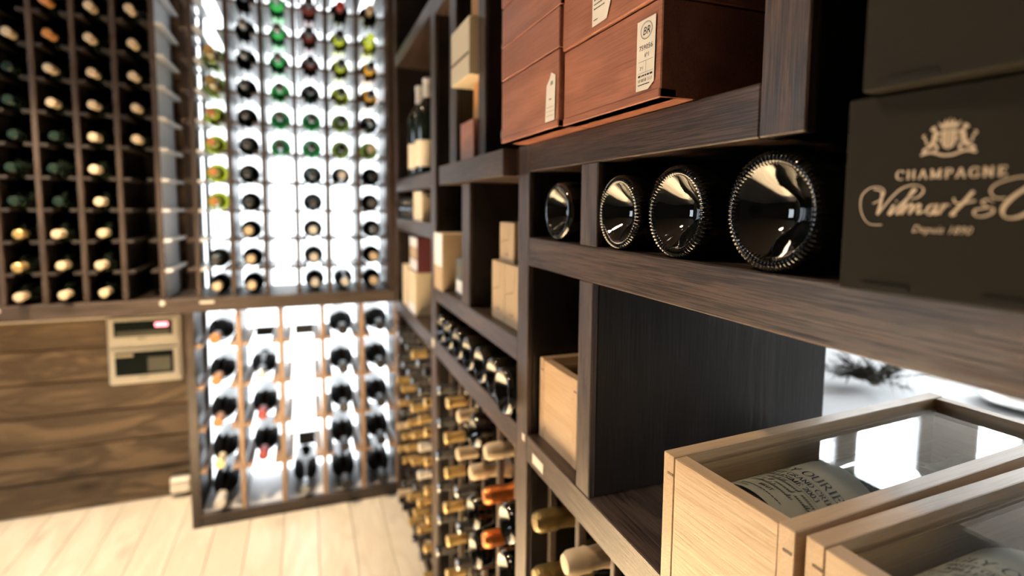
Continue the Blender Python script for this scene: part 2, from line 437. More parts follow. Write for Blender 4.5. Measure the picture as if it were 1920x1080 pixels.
# the frosted window behind the racks
win = struct(put('window_1', None, None, (-0.05, YW+0.02, H+FL+0.06)))
bar('glass_sheet', -0.455, 0.40, YW, YW+0.01, FL+0.05, CE-0.05, 'daylight', win, b=0)
bar('window_frame', -0.52, -0.455, YW-0.03, YW+0.03, FL, CE, 'rack_z', win)
bar('window_frame', 0.40, 0.46, YW-0.03, YW+0.03, FL, CE, 'rack_z', win)
bar('window_sill', -0.455, 0.40, YW-0.03, YW+0.03, FL, FL+0.05, 'white_paint', win)
for (x0, x1, z0, z1) in ((-0.246, -0.149, -0.650, -0.606), (-0.066, 0.021, -0.653, -0.607), (-0.063, 0.018, -1.232, -1.168)):
    bar('vent_plate', x0, x1, YW-0.012, YW-0.001, z0, z1, 'grey_plate', win)
struct(put('wall_right', MB().box(XB, 4.6, 2.10, 2.15, 0, H+0.62).box(XB, 2.42, 2.10, 2.15, H+0.62, H+CE).box(2.72, 2.86, 2.10, 2.15, H+0.62, H+CE)
    .box(3.40, 3.95, 2.10, 2.15, H+0.62, H+CE).box(4.45, 4.6, 2.10, 2.15, H+0.62, H+CE).mesh('wall_right', 'plaster')))
struct(put('wall_side', MB().box(4.55, 4.6, -2.2, 2.1, 0, H+CE).mesh('wall_side', 'plaster')))
for i, (x0, x1) in enumerate(((2.42, 2.72), (2.86, 3.40), (3.95, 4.45))):
    wo = struct(put('window_%d' % (i+2), None, None, ((x0+x1)/2, 2.12, H+0.62)))
    bar('glass_sheet', x0, x1, 2.13, 2.135, 0.62, CE, 'room_daylight', wo, b=0)
    for a in (x0, x1-0.02): bar('window_frame', a, a+0.02, 2.10, 2.13, 0.62, CE, 'white_paint', wo)
    bar('window_frame', x0+0.02, x1-0.02, 2.10, 2.13, 0.62, 0.64, 'white_paint', wo)
# large glowing window, added unseen to brighten the tasting table
wo = struct(put('window_5', None, None, (4.54, 0.4, H-0.6)))
bar('glass_sheet', 4.535, 4.545, -0.9, 1.9, -0.5, 1.0, 'room_daylight', wo, b=0)
for y in (-0.9, 0.0, 1.0, 1.87): bar('window_frame', 4.51, 4.535, y, y+0.03, -0.5, 1.0, 'white_paint', wo)

# ceiling downlights
def downlight(x, y, label, power, aim=None, size=60, blend=0.6, soft=0.04):
    t = thing('ceiling_downlight', label, 'lamp', (x, y, H+CE))
    put('trim_ring', MB().lathe([(0.030, 0.0), (0.045, 0.0), (0.045, -0.006), (0.040, -0.010), (0.030, -0.006), (0.030, 0.0)], 24).mesh('ring', 'white_paint', True), t)
    put('lens', MB().lathe([(0.0, -0.003), (0.030, -0.003), (0.030, 0.0)], 24).mesh('lens', 'lamp_glow'), t)
    ld = bpy.data.lights.new('downlight', 'SPOT'); ld.energy = power; ld.color = WARM
    ld.spot_size = R(size); ld.spot_blend = blend; ld.shadow_soft_size = soft
    lo = bpy.data.objects.new('downlight', ld); COL.objects.link(lo); lo.parent = t; lo.location = (0, 0, -0.03)
    d = Vector(aim or (x, y, FL)) - Vector((x, y, CE))
    lo.rotation_euler = d.to_track_quat('-Z', 'Y').to_euler()
downlight(-0.55, 0.72, 'recessed warm ceiling downlight nearest the viewer', DOWNLIGHT*0.45, (0.36, 0.42, -0.35), 50, 0.8, 0.09)
downlight(-0.30, 1.00, 'recessed warm ceiling downlight over the middle of the aisle', DOWNLIGHT*34, (-0.30, 1.00, -1.4), 34, 0.4, 0.06)
downlight(-0.50, 1.50, 'recessed warm ceiling downlight third along the aisle', DOWNLIGHT*16, (-0.50, 1.50, -1.4), 30, 0.4, 0.06)
downlight(-0.45, 1.95, 'recessed warm ceiling downlight over the far end of the aisle', DOWNLIGHT*0.9, (-0.10, 1.90, -1.4), 85)
downlight(-1.10, 1.95, 'recessed warm ceiling downlight in front of the plank wall', DOWNLIGHT*2.2, (-0.95, 2.35, -1.4), 66)
# daylight from a window in the wall on the left, out of frame
wo = struct(put('window_6', None, None, (-2.49, 2.0, H-0.3)))
bar('glass_sheet', -2.498, -2.49, 1.5, 2.5, -0.3, 0.8, 'side_daylight', wo, b=0)
for y in (1.47, 1.98, 2.5): bar('window_frame', -2.495, -2.46, y, y+0.03, -0.3, 0.8, 'white_paint', wo)

# ------------------------------------------------------------------ racks on the back wall
XU = [0.355-0.1305*i for i in range(13)]          # uprights of the upper rack
ZR = [0.8335-0.1236*(k-2) for k in range(13)]     # rails, index 2 is the first fully in view
LEDGE_T, LEDGE_B = -0.397, -0.455
lt = thing('ledge_beam', 'long brown wooden beam carrying the upper bottle rack along the back wall', 'beam', (-0.6, YB, H+LEDGE_B))
bar('front_board', -2.4, 0.40, YB-0.012, YB+0.03, LEDGE_B, LEDGE_T, 'rack_x', lt)
bar('shelf_board', -2.4, 0.40, YB+0.03, YW-0.005, LEDGE_T-0.022, LEDGE_T-0.002, 'rack_x', lt)
bar('label_tag', -0.426, -0.372, YB-0.0135, YB-0.012, -0.419, -0.408, 'paper', lt)
for x in (-0.560, -1.095):
    put('button', MB().lathe([(0.0, 0.004), (0.009, 0.003), (0.011, 0.0), (0.011, -0.002)], 14).mesh('button', 'paper', True), lt).matrix_local = \
        Matrix.Translation(Vector((x, YB-0.012, H-0.411))-Vector(lt.location)) @ Matrix.Rotation(R(90), 4, 'X')
ur = thing('wall_wine_rack', 'tall ladder rack of dark wood filling the back wall above the beam', 'wine rack', (-0.6, YB+0.15, H+LEDGE_T))
RW = 0.075
for i, x in enumerate(XU):
    if i == 0: bar('upright', x, x+0.045, YB-0.005, YB+0.03, LEDGE_T, CE-0.02, 'oak_z', ur)
    else: bar('upright', x-0.009, x+0.009, YB, YB+0.02, LEDGE_T, CE-0.02, 'rack_z', ur)
    if i == 6: bar('rear_upright', x-0.009, x+0.009, YW-0.055, YW-0.036, LEDGE_T, CE-0.02, 'rack_z', ur)
    else: bar('side_panel', x-0.006, x+0.006, YB+(0.0305 if i == 0 else 0.0205), YW-0.03, LEDGE_T, CE-0.02, 'white_paint' if i == 7 else ('joint_and_shade' if i > 7 else 'rack_panel_z'), ur, b=0.001)  # white bay panel stands for window light, near-black ones for shade
    for z in ZR[:-1]:
        bar('rail', x-RW/2, x-0.0095, YB+0.002, YW-0.035 if i != 6 else YW-0.057, z-0.006, z+0.006, 'rack_dark_y' if i > 6 else 'rack_panel_y', ur)  # left-hand rails darkened as painted shade
        if i: bar('rail', x+0.0095, x+RW/2, YB+0.002, YW-0.035 if i != 6 else YW-0.057, z-0.006, z+0.006, 'white_paint' if i in (6, 7) else ('rack_dark_y' if i > 7 else 'rack_panel_y'), ur)  # bay rails whitened for window light, those further left darkened for shade
bar('back_panel', -2.4, XU[7]-0.012, YW-0.022, YW-0.006, LEDGE_T, CE-0.02, 'joint_and_shade', ur)  # near-black sheet added where the planks behind lie only in shade

lr = thing('low_wine_rack', 'low ladder rack with tan uprights under the beam before the window', 'wine rack', (-0.05, YB+0.15, H+FL))
XL = [-0.465, -0.285, -0.118, 0.058, 0.230, 0.391]
ZL = [-0.607, -0.788, -0.972, -1.156]
ZB = -1.345
bar('upright', XL[0]-0.022, XL[0]+0.014, YB-0.005, YB+0.03, FL, LEDGE_B, 'oak_z', lr)
bar('side_panel', XL[0]-0.022, XL[0]-0.006, YB+0.031, YW-0.04, FL, LEDGE_B, 'rack_z', lr)
bar('bottom_rail', XL[0]+0.015, 0.40, YB-0.003, YB+0.025, FL, ZB, 'oak_x', lr)
bar('bottom_board', XL[0]+0.015, 0.40, YB+0.0255, YW-0.031, ZB-0.02, ZB-0.002, 'white_paint', lr)  # white colour stands in for window light falling on the board
for i, x in enumerate(XL):
    if 0 < i:
        bar('upright', x-0.010, x+0.010, YB, YB+0.02, ZB, LEDGE_B, 'pine_rack_z', lr)
        bar('divider_panel', x-0.006, x+0.006, YB+0.0205, YW-0.035, ZB, LEDGE_B, 'rack_panel_z', lr, b=0.001)
    for z in ZL:
        if i: bar('rail', x-0.040, x-0.0105, YB+0.002, YW-0.04, z-0.007, z+0.007, 'pine_rack_y', lr)
        if i < 5: bar('rail', x+(0.0105 if i else 0.0145), x+0.040, YB+0.002, YW-0.04, z-0.007, z+0.007, 'pine_rack_y', lr)

# ------------------------------------------------------------------ bottles
def prof_body(kind):
    if kind == 'bordeaux':
        return [(0, 0.016), (0.018, 0.010), (0.030, 0.001), (0.034, 0), (0.0385, 0.006), (0.0395, 0.012), (0.0395, 0.185), (0.0375, 0.200), (0.028, 0.216), (0.018, 0.230), (0.0145, 0.243), (0.014, 0.285), (0.016, 0.287), (0.016, 0.296), (0.012, 0.299), (0, 0.299)]
    if kind == 'burgundy':
        return [(0, 0.018), (0.018, 0.012), (0.030, 0.001), (0.036, 0), (0.041, 0.006), (0.042, 0.014), (0.042, 0.150), (0.040, 0.166), (0.032, 0.195), (0.021, 0.225), (0.0155, 0.245), (0.0145, 0.285), (0.016, 0.287), (0.016, 0.294), (0.012, 0.297), (0, 0.297)]
    return [(0, 0.022), (0.018, 0.016), (0.032, 0.002), (0.038, 0), (0.0435, 0.006), (0.0445, 0.014), (0.0445, 0.150), (0.042, 0.170), (0.033, 0.202), (0.022, 0.232), (0.0175, 0.255), (0.016, 0.290), (0.018, 0.292), (0.018, 0.300), (0.015, 0.306), (0, 0.306)]
def prof_cap(kind):
    if kind == 'bordeaux': return [(0.0152, 0.240), (0.0150, 0.284), (0.0167, 0.286), (0.0167, 0.2975), (0.0135, 0.3005), (0, 0.3005)]
    if kind == 'burgundy': return [(0.0168, 0.240), (0.0155, 0.284), (0.0167, 0.286), (0.0167, 0.2955), (0.0135, 0.2985), (0, 0.2985)]
    return [(0.0292, 0.213), (0.0232, 0.230), (0.0186, 0.254), (0.0175, 0.272), (0.0205, 0.279), (0.0195, 0.286), (0.0200, 0.298), (0.0195, 0.310), (0.0150, 0.318), (0, 0.320)]
def bmesh_for(kind, part, mat, s=1.0, n=18):
    key = ('bt', kind, part, mat, s)
    if key not in CACHE:
        pr = prof_body(kind) if part == 'glass' else prof_cap(kind)
        CACHE[key] = MB().lathe([(r*s, z*s) for r, z in pr], n).mesh(part, mat, True)
    return CACHE[key]
NECK = {'-y': (R(90), 0, 0), '-x': (0, R(-90), 0), '+x': (0, R(90), 0), 'z': (0, 0, 0)}
LEN = {'bordeaux': 0.3005, 'burgundy': 0.2985, 'champagne': 0.320}
def bottle(kind, glass, cap, tip, way, label, group, s=1.0, tilt=0.0, cat='wine bottle'):
    """Bottle whose neck tip is at the given point, neck pointing the given way."""
    L_ = LEN[kind]*s
    x, y, z = tip
    d = {'-y': (0, 1, 0), '-x': (1, 0, 0), '+x': (-1, 0, 0), 'z': (0, 0, -1)}[way]
    base = (x+d[0]*L_, y+d[1]*L_, z+d[2]*L_+H)
    rot = list(NECK[way])
    if way == '-y': rot[2] += tilt
    t = thing('wine_bottle', label, cat, base, rot, group)
    put('glass', bmesh_for(kind, 'glass', glass, s), t)
    if cap: put('capsule', bmesh_for(kind, 'cap', cap, s), t)
    return t
def rest(r, gap, th): return math.sqrt(max(r*r-(gap/2)**2, 0))+th
ORD = ['', 'first', 'second', 'third', 'fourth', 'fifth', 'sixth', 'seventh', 'eighth', 'ninth', 'tenth', 'eleventh', 'twelfth', 'thirteenth']
CAPN = {'cap_cream': 'cream', 'cap_gold': 'gold', 'cap_copper': 'copper', 'cap_silver': 'silver', 'cap_black': 'black', 'cap_red': 'red', 'cap_green': 'green', 'cap_orange': 'orange', 'cap_white': 'white', None: 'corked', 'cap_bronze': 'bronze'}
GN = {'bottle_black': 'black', 'bottle_dark': 'dark', 'bottle_green': 'green', 'bottle_yellow': 'yellow-green', 'bottle_amber': 'amber', 'bottle_olive': 'olive', 'bottle_rose': 'reddish', 'bottle_deepgreen': 'green'}
hb = rest(0.0395, 0.1305-RW, 0.006)
hc = rest(0.0445, 0.1305-RW, 0.006)
# upper rack before the window: (column between XU[i+1] and XU[i]) -> list by rail index
def up_bottle(i, k, kind, glass, cap, dy=0.0, s=1.0):
    k += 1
    x = (XU[i]+XU[i+1])/2; z = ZR[k]
    h_ = rest(dict(bordeaux=0.0395, burgundy=0.042, champagne=0.0445)[kind]*s, 0.1305-RW, 0.006)
    row = 13-k
    if k == 12: z = LEDGE_T; h_ = dict(bordeaux=0.0395, burgundy=0.042, champagne=0.0445)[kind]*s
    if i < 7: lab = '%s bottle, %s capsule, backlit upper rack, %s column from right, %s row up' % (GN[glass], CAPN[cap], ORD[i+1], ORD[row])
    else: lab = '%s bottle, %s capsule, dark left rack, %s column from window, %s row up' % (GN[glass], CAPN[cap], ORD[i-6], ORD[row])
    bottle(kind, glass, cap, (x+random.uniform(-.002, .002), YB+0.004+dy, z+h_), '-y', lab, 'bottles in the upper wall rack', s, random.uniform(-0.012, 0.012))
rr = random.Random(3)
# i = 0 (right-most) .. 5; k = 1 (just above the frame) .. 11 (standing right above the beam is row 1)
colspec = {
 0: {1: ('bordeaux', 'bottle_dark', 'cap_cream'), 2: ('burgundy', 'bottle_yellow', None), 3: ('burgundy', 'bottle_amber', 'cap_black'), 4: ('burgundy', 'bottle_amber', 'cap_black'), 5: ('burgundy', 'bottle_dark', 'cap_silver'), 6: ('burgundy', 'bottle_olive', 'cap_cream'), 7: ('bordeaux', 'bottle_dark', 'cap_black'), 8: ('bordeaux', 'bottle_dark', 'cap_silver'), 9: ('bordeaux', 'bottle_dark', 'cap_silver'), 10: ('bordeaux', 'bottle_dark', 'cap_cream'), 11: ('bordeaux', 'bottle_dark', 'cap_cream')},
 1: {1: ('bordeaux', 'bottle_dark', 'cap_red'), 2: ('burgundy', 'bottle_yellow', 'cap_black'), 3: ('burgundy', 'bottle_yellow', 'cap_black'), 4: ('burgundy', 'bottle_yellow', 'cap_black'), 5: ('burgundy', 'bottle_olive', 'cap_black'), 6: ('burgundy', 'bottle_olive', 'cap_black'), 7: ('burgundy', 'bottle_dark', 'cap_white'), 11: ('burgundy', 'bottle_dark', 'cap_white')},
 2: {k: ('burgundy', 'bottle_rose' if k < 4 else 'bottle_dark', 'cap_black') for k in range(1, 6)},
 3: {k: ('burgundy', 'bottle_green', 'cap_silver') for k in range(1, 7)},
 4: {k: ('bordeaux', 'bottle_dark', 'cap_silver') for k in range(1, 8)},
 5: {3: ('champagne', 'bottle_olive', 'cap_gold'), 4: ('champagne', 'bottle_olive', 'cap_gold'), 5: ('burgundy', 'bottle_yellow', 'cap_orange'), 6: ('burgundy', 'bottle_yellow', 'cap_orange'), 7: ('burgundy', 'bottle_yellow', 'cap_orange'), 8: ('burgundy', 'bottle_yellow', 'cap_orange'), 10: ('bordeaux', 'bottle_dark', 'cap_silver'), 11: ('bordeaux', 'bottle_dark', 'cap_cream')},
}
for k in (5, 6): colspec[2][k] = ('burgundy', 'bottle_deepgreen', 'cap_silver')
for k in (5, 6): colspec[3][k] = ('burgundy', 'bottle_deepgreen', 'cap_silver')
for k in (7, 8, 9, 10, 11): colspec[2][k] = ('burgundy', 'bottle_dark', 'cap_white' if k > 8 else 'cap_silver')
for k in (8, 9, 10, 11): colspec[4][k] = ('bordeaux', 'bottle_dark', 'cap_cream' if k > 8 else 'cap_silver')
colspec[3][7] = ('burgundy', 'bottle_dark', 'cap_silver')
del colspec[3][7]
for i, d_ in colspec.items():
    for k, (kd, g, c) in d_.items(): up_bottle(i, k, kd, g, c, rr.uniform(-0.004, 0.006), 1.10 if kd == 'champagne' else (1.05 if kd == 'burgundy' else 1.10))
# upper rack before the dark wall
left = {
 7: {k: ('cap_cream', 'bottle_dark') for k in range(2, 7)},
 8: {k: ('cap_cream', 'bottle_dark') for k in range(2, 12)},
 9: {2: ('cap_orange', 'bottle_dark'), 3: ('cap_orange', 'bottle_dark'), 4: ('cap_cream', 'bottle_dark'), 5: ('cap_cream', 'bottle_dark'), 6: ('cap_green', 'bottle_dark'), 7: ('cap_green', 'bottle_dark'), 8: ('cap_green', 'bottle_dark'), 9: ('cap_cream', 'bottle_dark'), 10: ('cap_cream', 'bottle_dark'), 11: ('cap_cream', 'bottle_dark')},
 10: {3: ('cap_cream', 'bottle_dark'), 4: ('cap_green', 'bottle_dark'), 5: ('cap_green', 'bottle_dark'), 6: ('cap_green', 'bottle_dark'), 7: ('cap_green', 'bottle_dark'), 8: ('cap_green', 'bottle_dark'), 9: ('cap_gold', 'bottle_dark'), 10: ('cap_gold', 'bottle_dark'), 11: ('cap_cream', 'bottle_dark')},
}
for i, d_ in left.items():
    for k, (c, g) in d_.items(): up_bottle(i, k, 'bordeaux', g, c, rr.uniform(-0.055, -0.015))
# low rack of magnums
low = {
 0: {0: 'cap_black', 1: 'cap_black', 2: 'cap_black', 3: 'cap_black', 4: 'cap_black'},
 1: {0: 'cap_black', 1: 'cap_black', 2: 'cap_black', 3: 'cap_black', 4: 'cap_black'},
 2: {4: 'cap_silver'},
 3: {1: 'cap_silver', 2: 'cap_red', 3: 'cap_red'},
 4: {0: 'cap_orange', 1: 'cap_orange', 2: 'cap_orange', 3: 'cap_gold', 4: 'cap_white'},
}
for i, d_ in low.items():
    xr = 5-i
    x = (XL[xr]+XL[xr-1])/2
    for k, c in d_.items():
        s = 1.32; r_ = 0.0395*s*1.08
        z = (ZL[k]+rest(0.042*s, XL[xr]-XL[xr-1]-0.081, 0.0075)) if k < 4 else ZB+0.042*s
        lab = 'dark magnum, %s capsule, low rack under beam, %s column from right, %s row down' % (CAPN[c], ORD[i+1], ORD[k+1])
        bottle('burgundy', 'bottle_black', c, (x, YB-(0.03 if k == 4 else 0.012)-0.02*(i < 2), z), '-y', lab, 'magnums in the low rack', s, 0.0, 'wine bottle')

# ------------------------------------------------------------------ things on the plank wall
eb = thing('fuse_box', 'ivory fuse box with two smoked windows on the plank wall', 'fuse box', (-0.70, YW-0.001, H-0.82))
bar('housing', -0.845, -0.556, YW-0.055, YW-0.001, -0.822, -0.497, 'ivory_plastic', eb, b=0.008)
for (z0, z1, nm) in ((-0.622, -0.515, 0), (-0.800, -0.655, 1)):
    bar('door_frame', -0.835, -0.566, YW-0.066, YW-0.0555, z0, z1, 'ivory_plastic', eb, b=0.004)
    bar('window', -0.815, -0.588, YW-0.0685, YW-0.0665, z0+0.022, z1-0.016, 'smoked_window', eb, b=0.001)
    bar('latch', -0.725, -0.690, YW-0.075, YW-0.0685, z0-0.002, z0+0.012, 'ivory_plastic', eb, b=0.003)
bar('display', -0.655, -0.605, YW-0.070, YW-0.0688, -0.560, -0.543, 'led_red', eb, b=0.0004)
bar('breaker_strip', -0.805, -0.60, YW-0.0705, YW-0.0688, -0.596, -0.575, 'breaker_grey', eb, b=0.0004)
bar('breaker_label', -0.812, -0.745, YW-0.0705, YW-0.0688, -0.692, -0.679, 'breaker_light', eb, b=0.0004)
bar('breaker_strip', -0.69, -0.60, YW-0.0705, YW-0.0688, -0.765, -0.700, 'breaker_grey', eb, b=0.0004)
tr = thing('cable_trunking', 'ivory cable trunking running under the beam into the fuse box', 'trunking', (-1.4, YW-0.001, H-0.52))
bar('channel', -2.3, -0.846, YW-0.028, YW-0.001, -0.520, -0.500, 'ivory_plastic', tr, b=0.003)
bar('lid_strip', -2.3, -0.846, YW-0.0315, YW-0.0285, -0.518, -0.502, 'ivory_plastic', tr, b=0.001)
so = thing('wall_socket', 'ivory surface socket low on the plank wall by the rack', 'socket', (-0.59, YW-0.001, H-1.37))
bar('back_box', -0.632, -0.545, YW-0.040, YW-0.001, -1.375, -1.300, 'ivory_plastic', so, b=0.006)
bar('cover', -0.628, -0.549, YW-0.052, YW-0.0405, -1.336, -1.304, 'ivory_plastic', so, b=0.004)
bar('cover', -0.628, -0.549, YW-0.052, YW-0.0405, -1.371, -1.339, 'ivory_plastic', so, b=0.004)

# ------------------------------------------------------------------ shelving on the right
sh = thing('wine_shelving', 'dark oak wine shelving unit running along the right wall', 'shelving', (0.6, 1.2, H+FL))
def post(y0, y1, z0, z1, x0=XF, depth=None, mat='oak_z', back=XB):
    bar('post', x0, x0+0.010, y0, y1, z0, z1, mat, sh)
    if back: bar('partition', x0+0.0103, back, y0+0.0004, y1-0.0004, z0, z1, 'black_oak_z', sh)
def shelf(y0, y1, z0, z1, x0=XF, back=XB):
    bar('shelf_front', x0, x0+0.03, y0, y1, z0, z1, 'oak_y', sh)
    bar('shelf_board', x0+0.0305, back, y0, y1, z0+0.001, z1, 'oak_y', sh, b=0.0008)
TOP = CE-0.01
post(2.485, 2.535, FL, TOP)                     # end post at the back wall
post(1.700, 1.765, FL, TOP)
post(0.925, 0.978, FL, 0.111)
post(0.683, 0.724, -0.430, -0.109)
post(0.675, 0.724, -0.057, 0.062)
post(0.338, 0.387, 0.062, TOP)
post(-0.30, -0.25, FL, TOP)
post(1.447, 1.515, 0.108, TOP)
post(1.192, 1.242, 0.108, TOP)
post(1.315, 1.385, -0.255, 0.056)
YN = -0.25
shelf(YN, 0.925, -0.482, -0.430)                # rail below the crates
shelf(YN, 0.925, -0.109, -0.057)                # middle beam
shelf(0.387, 0.925, 0.062, 0.111); shelf(YN, 0.338, 0.062, 0.111) if False else None
bar('shelf_board', XF+0.05, XB, YN, 0.387, 0.063, 0.110, 'oak_y', sh) if False else None
shelf(0.978, 1.700, -0.482, -0.430)
shelf(0.978, 1.700, -0.303, -0.257)
shelf(0.985, 1.515, 0.056, 0.108, x0=0.350)
shelf(1.515, 1.700, 0.58, 0.63)
shelf(1.765, 2.485, -0.482, -0.430)
shelf(1.765, 2.485, -0.110, -0.060)
shelf(1.765, 2.485, 0.058, 0.109)
shelf(1.765, 2.485, 0.60, 0.65)
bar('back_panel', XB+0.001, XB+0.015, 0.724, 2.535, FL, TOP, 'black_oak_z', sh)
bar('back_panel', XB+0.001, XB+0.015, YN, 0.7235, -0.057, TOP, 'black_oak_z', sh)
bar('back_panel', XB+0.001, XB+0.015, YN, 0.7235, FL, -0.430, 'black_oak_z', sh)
bar('plinth', XF+0.02, XF+0.04, YN, 2.485, FL, FL+0.035, 'oak_y', sh)
for (y0, y1, z0, z1) in ((0.845, 0.893, -0.470, -0.452), (0.932, 0.945, -0.447, -0.434), (1.720, 1.752, -0.462, -0.437)):
    bar('shelf_tag', XF-0.0012, XF, y0, y1, z0, z1, 'paper', sh, b=0)

# ladders in the lower bays of the shelving
def bay(y0, y1, ncol, label):
    t = thing('bottle_ladder_rack', label, 'wine rack', (0.55, (y0+y1)/2, H+FL))
    p = (y1-y0)/ncol; zs = [-0.600-0.106*j for j in range(8)]
    for i in range(ncol+1):
        y = y1-p*i
        a, b = y-0.007, y+0.007
        if i == 0: a, b = y-0.012, y
        if i == ncol: a, b = y, y+0.012
        bar('upright', 0.425, 0.440, a, b, FL+0.036, -0.483, 'rack_z', t)
        bar('rear_upright', 0.680, 0.695, a, b, FL+0.036, -0.483, 'rack_z', t)
        for z in zs:
            c, d_ = y-0.026, y+0.026
            if i == 0: d_ = y
            if i == ncol: c = y
            bar('rail', 0.4405, 0.6795, c, d_, z-0.005, z+0.005, 'rack_x', t)
    return p, zs
def bay_fill(y0, y1, ncol, spec, where, zmin=-9):
    p, zs = bay(y0, y1, ncol, 'ladder rack for bottles in the %s' % where)
    for (i, j), (kd, g, c, way) in spec.items():
        y = y1-p*(i+0.5)
        r_ = dict(bordeaux=0.0395, burgundy=0.042, champagne=0.0445)[kd]
        z = zs[j]+rest(r_, p-0.052, 0.005)
        lab = '%s bottle, %s, %s, %s column from back, %s row down' % (GN[g], (CAPN[c]+' capsule') if way == '-x' else 'base outwards', where, ORD[i+1], ORD[j+1])
        x = 0.366+rr.uniform(-.004, .006)
        if way == '-x': bottle(kd, g, c, (x, y, z), '-x', lab, 'bottles in the lower bays of the shelving')
        else: bottle(kd, g, c, (x+0.012+LEN[kd], y, z), '+x', lab, 'bottles in the lower bays of the shelving')
G, K, C_, S_, B_, W_ = 'cap_gold', 'cap_copper', 'cap_cream', 'cap_silver', 'cap_black', 'cap_white'
far = {}
for i in range(6):
    for j in range(8):
        q = rr.random()
        c = G if q < (0.35 if j < 2 else 0.62) else (S_ if q < 0.80 else (C_ if q < 0.9 else B_))
        far[(i, j)] = ('bordeaux', 'bottle_dark', c, '-x')
far[(4, 3)] = far[(4, 4)] = ('bordeaux', 'bottle_dark', W_, '-x')
bay_fill(1.766, 2.484, 6, far, 'far lower bay')
near = {}
for j in range(8):
    near[(0, j)] = ('bordeaux', 'bottle_dark', S_, '-x')
    near[(1, j)] = ('bordeaux', 'bottle_dark', G, '-x')
    near[(2, j)] = ('burgundy', 'bottle_dark', C_ if j < 2 else S_, '-x')
    near[(3, j)] = ('champagne', 'bottle_black', None, '+x') if j in (0, 2, 3) else ('champagne', 'bottle_dark', K if j == 4 else C_, '-x')
    near[(4, j)] = ('champagne', 'bottle_dark', K if j in (1, 2) else C_, '-x') if j not in (3, 4) else ('champagne', 'bottle_black', None, '+x')
    near[(5, j)] = ('champagne', 'bottle_black', None, '+x')
del near[(4, 3)], near[(4, 5)], near[(3, 6)], near[(5, 0)]
bay_fill(0.979, 1.699, 6, near, 'middle lower bay')
nb = {(0, 0): ('champagne', 'bottle_dark', 'cap_bronze', '-x'), (0, 1): ('champagne', 'bottle_dark', 'cap_bronze', '-x'), (1, 0): ('champagne', 'bottle_dark', C_, '-x'), (1, 1): ('champagne', 'bottle_dark', C_, '-x')}
bay_fill(0.680, 0.924, 2, nb, 'near lower bay')

# ------------------------------------------------------------------ champagne bottles with their knurled bases outwards
def base_mesh(r, seg, knurl, nk):
    key = ('base', r, seg, knurl)
    if key in CACHE: return CACHE[key]
    s = r/0.052
    prof = [(0, 0.030), (0.008, 0.0295), (0.016, 0.026), (0.024, 0.0195), (0.031, 0.012), (0.036, 0.0075), (0.0390, 0.0045), (0.0405, 0.0030), (0.0418, 0.0012), (0.0436, 0.0002),
            (0.0456, 0.0000), (0.0476, 0.0010), (0.0494, 0.0032), (0.0506, 0.0064), (0.0514, 0.0100), (0.0518, 0.0140), (0.0520, 0.020), (0.0520, 0.17), (0.049, 0.20), (0.040, 0.235), (0.028, 0.27), (0.020, 0.30), (0.018, 0.34), (0.020, 0.343), (0.020, 0.355), (0, 0.357)]
    def mod(k, a, rr_, z):
        if knurl and 8 <= k <= 14:
            ph = 1.25*max(0.0, math.cos(nk*a))**0.6
            amt = {8: 0.0006, 9: 0.0014, 10: 0.0017, 11: 0.0017, 12: 0.0015, 13: 0.0011, 14: 0.0006}[k]*knurl
            nx, nz = {8: (-.5, -.8), 9: (-.3, -1), 10: (0, -1), 11: (.5, -.85), 12: (.75, -.6), 13: (.95, -.3), 14: (1, -.1)}[k]
            return rr_+nx*amt*ph, z+nz*amt*ph
        return rr_, z
    CACHE[key] = MB().lathe([(a*s, b*s) for a, b in prof], seg, mod).mesh('glass', 'bottle_black', True)
    return CACHE[key]
def base_bottle(y, x, zs, r, seg, knurl, nk, label, group):
    t = thing('champagne_bottle', label, 'champagne bottle', (x, y, H+zs+r), (0, R(90), 0), group)
    put('glass', base_mesh(r, seg, knurl, nk), t)
    s = r/0.052
    key = ('foil', r)
    if key not in CACHE: CACHE[key] = MB().lathe([(0.0285*s, 0.27*s), (0.0210*s, 0.30*s), (0.0190*s, 0.34*s), (0.0212*s, 0.343*s), (0.0212*s, 0.356*s), (0, 0.3585*s)], 20).mesh('foil', 'cap_gold', True)
    put('foil', CACHE[key], t)
g4 = 'bottles lying in the open cells with bases outwards'
base_bottle(0.3675, 0.376, -0.0565, 0.0535, 6*72, 1.0, 72, 'largest knurled champagne bottle base, next to the black carton', g4)
base_bottle(0.5010, 0.378, -0.0565, 0.0515, 6*64, 1.0, 64, 'knurled champagne bottle base, second from the black carton', g4)
base_bottle(0.6210, 0.379, -0.0565, 0.0490, 6*64, 0.7, 64, 'knurled champagne bottle base just right of the short oak post', g4)
base_bottle(0.8080, 0.380, -0.0565, 0.0480, 120, 0, 1, 'smooth bottle base alone in the cell left of the short oak post', g4)
for i, y in enumerate((1.030, 1.133, 1.232, 1.337, 1.442, 1.547, 1.640)):
    base_bottle(y, 0.379 if i else 0.366, -0.4295, 0.0460 if i else 0.050, 60, 0, 1, 'dark bottle base in the long low cell, %s from the near post' % ORD[i+1], g4)

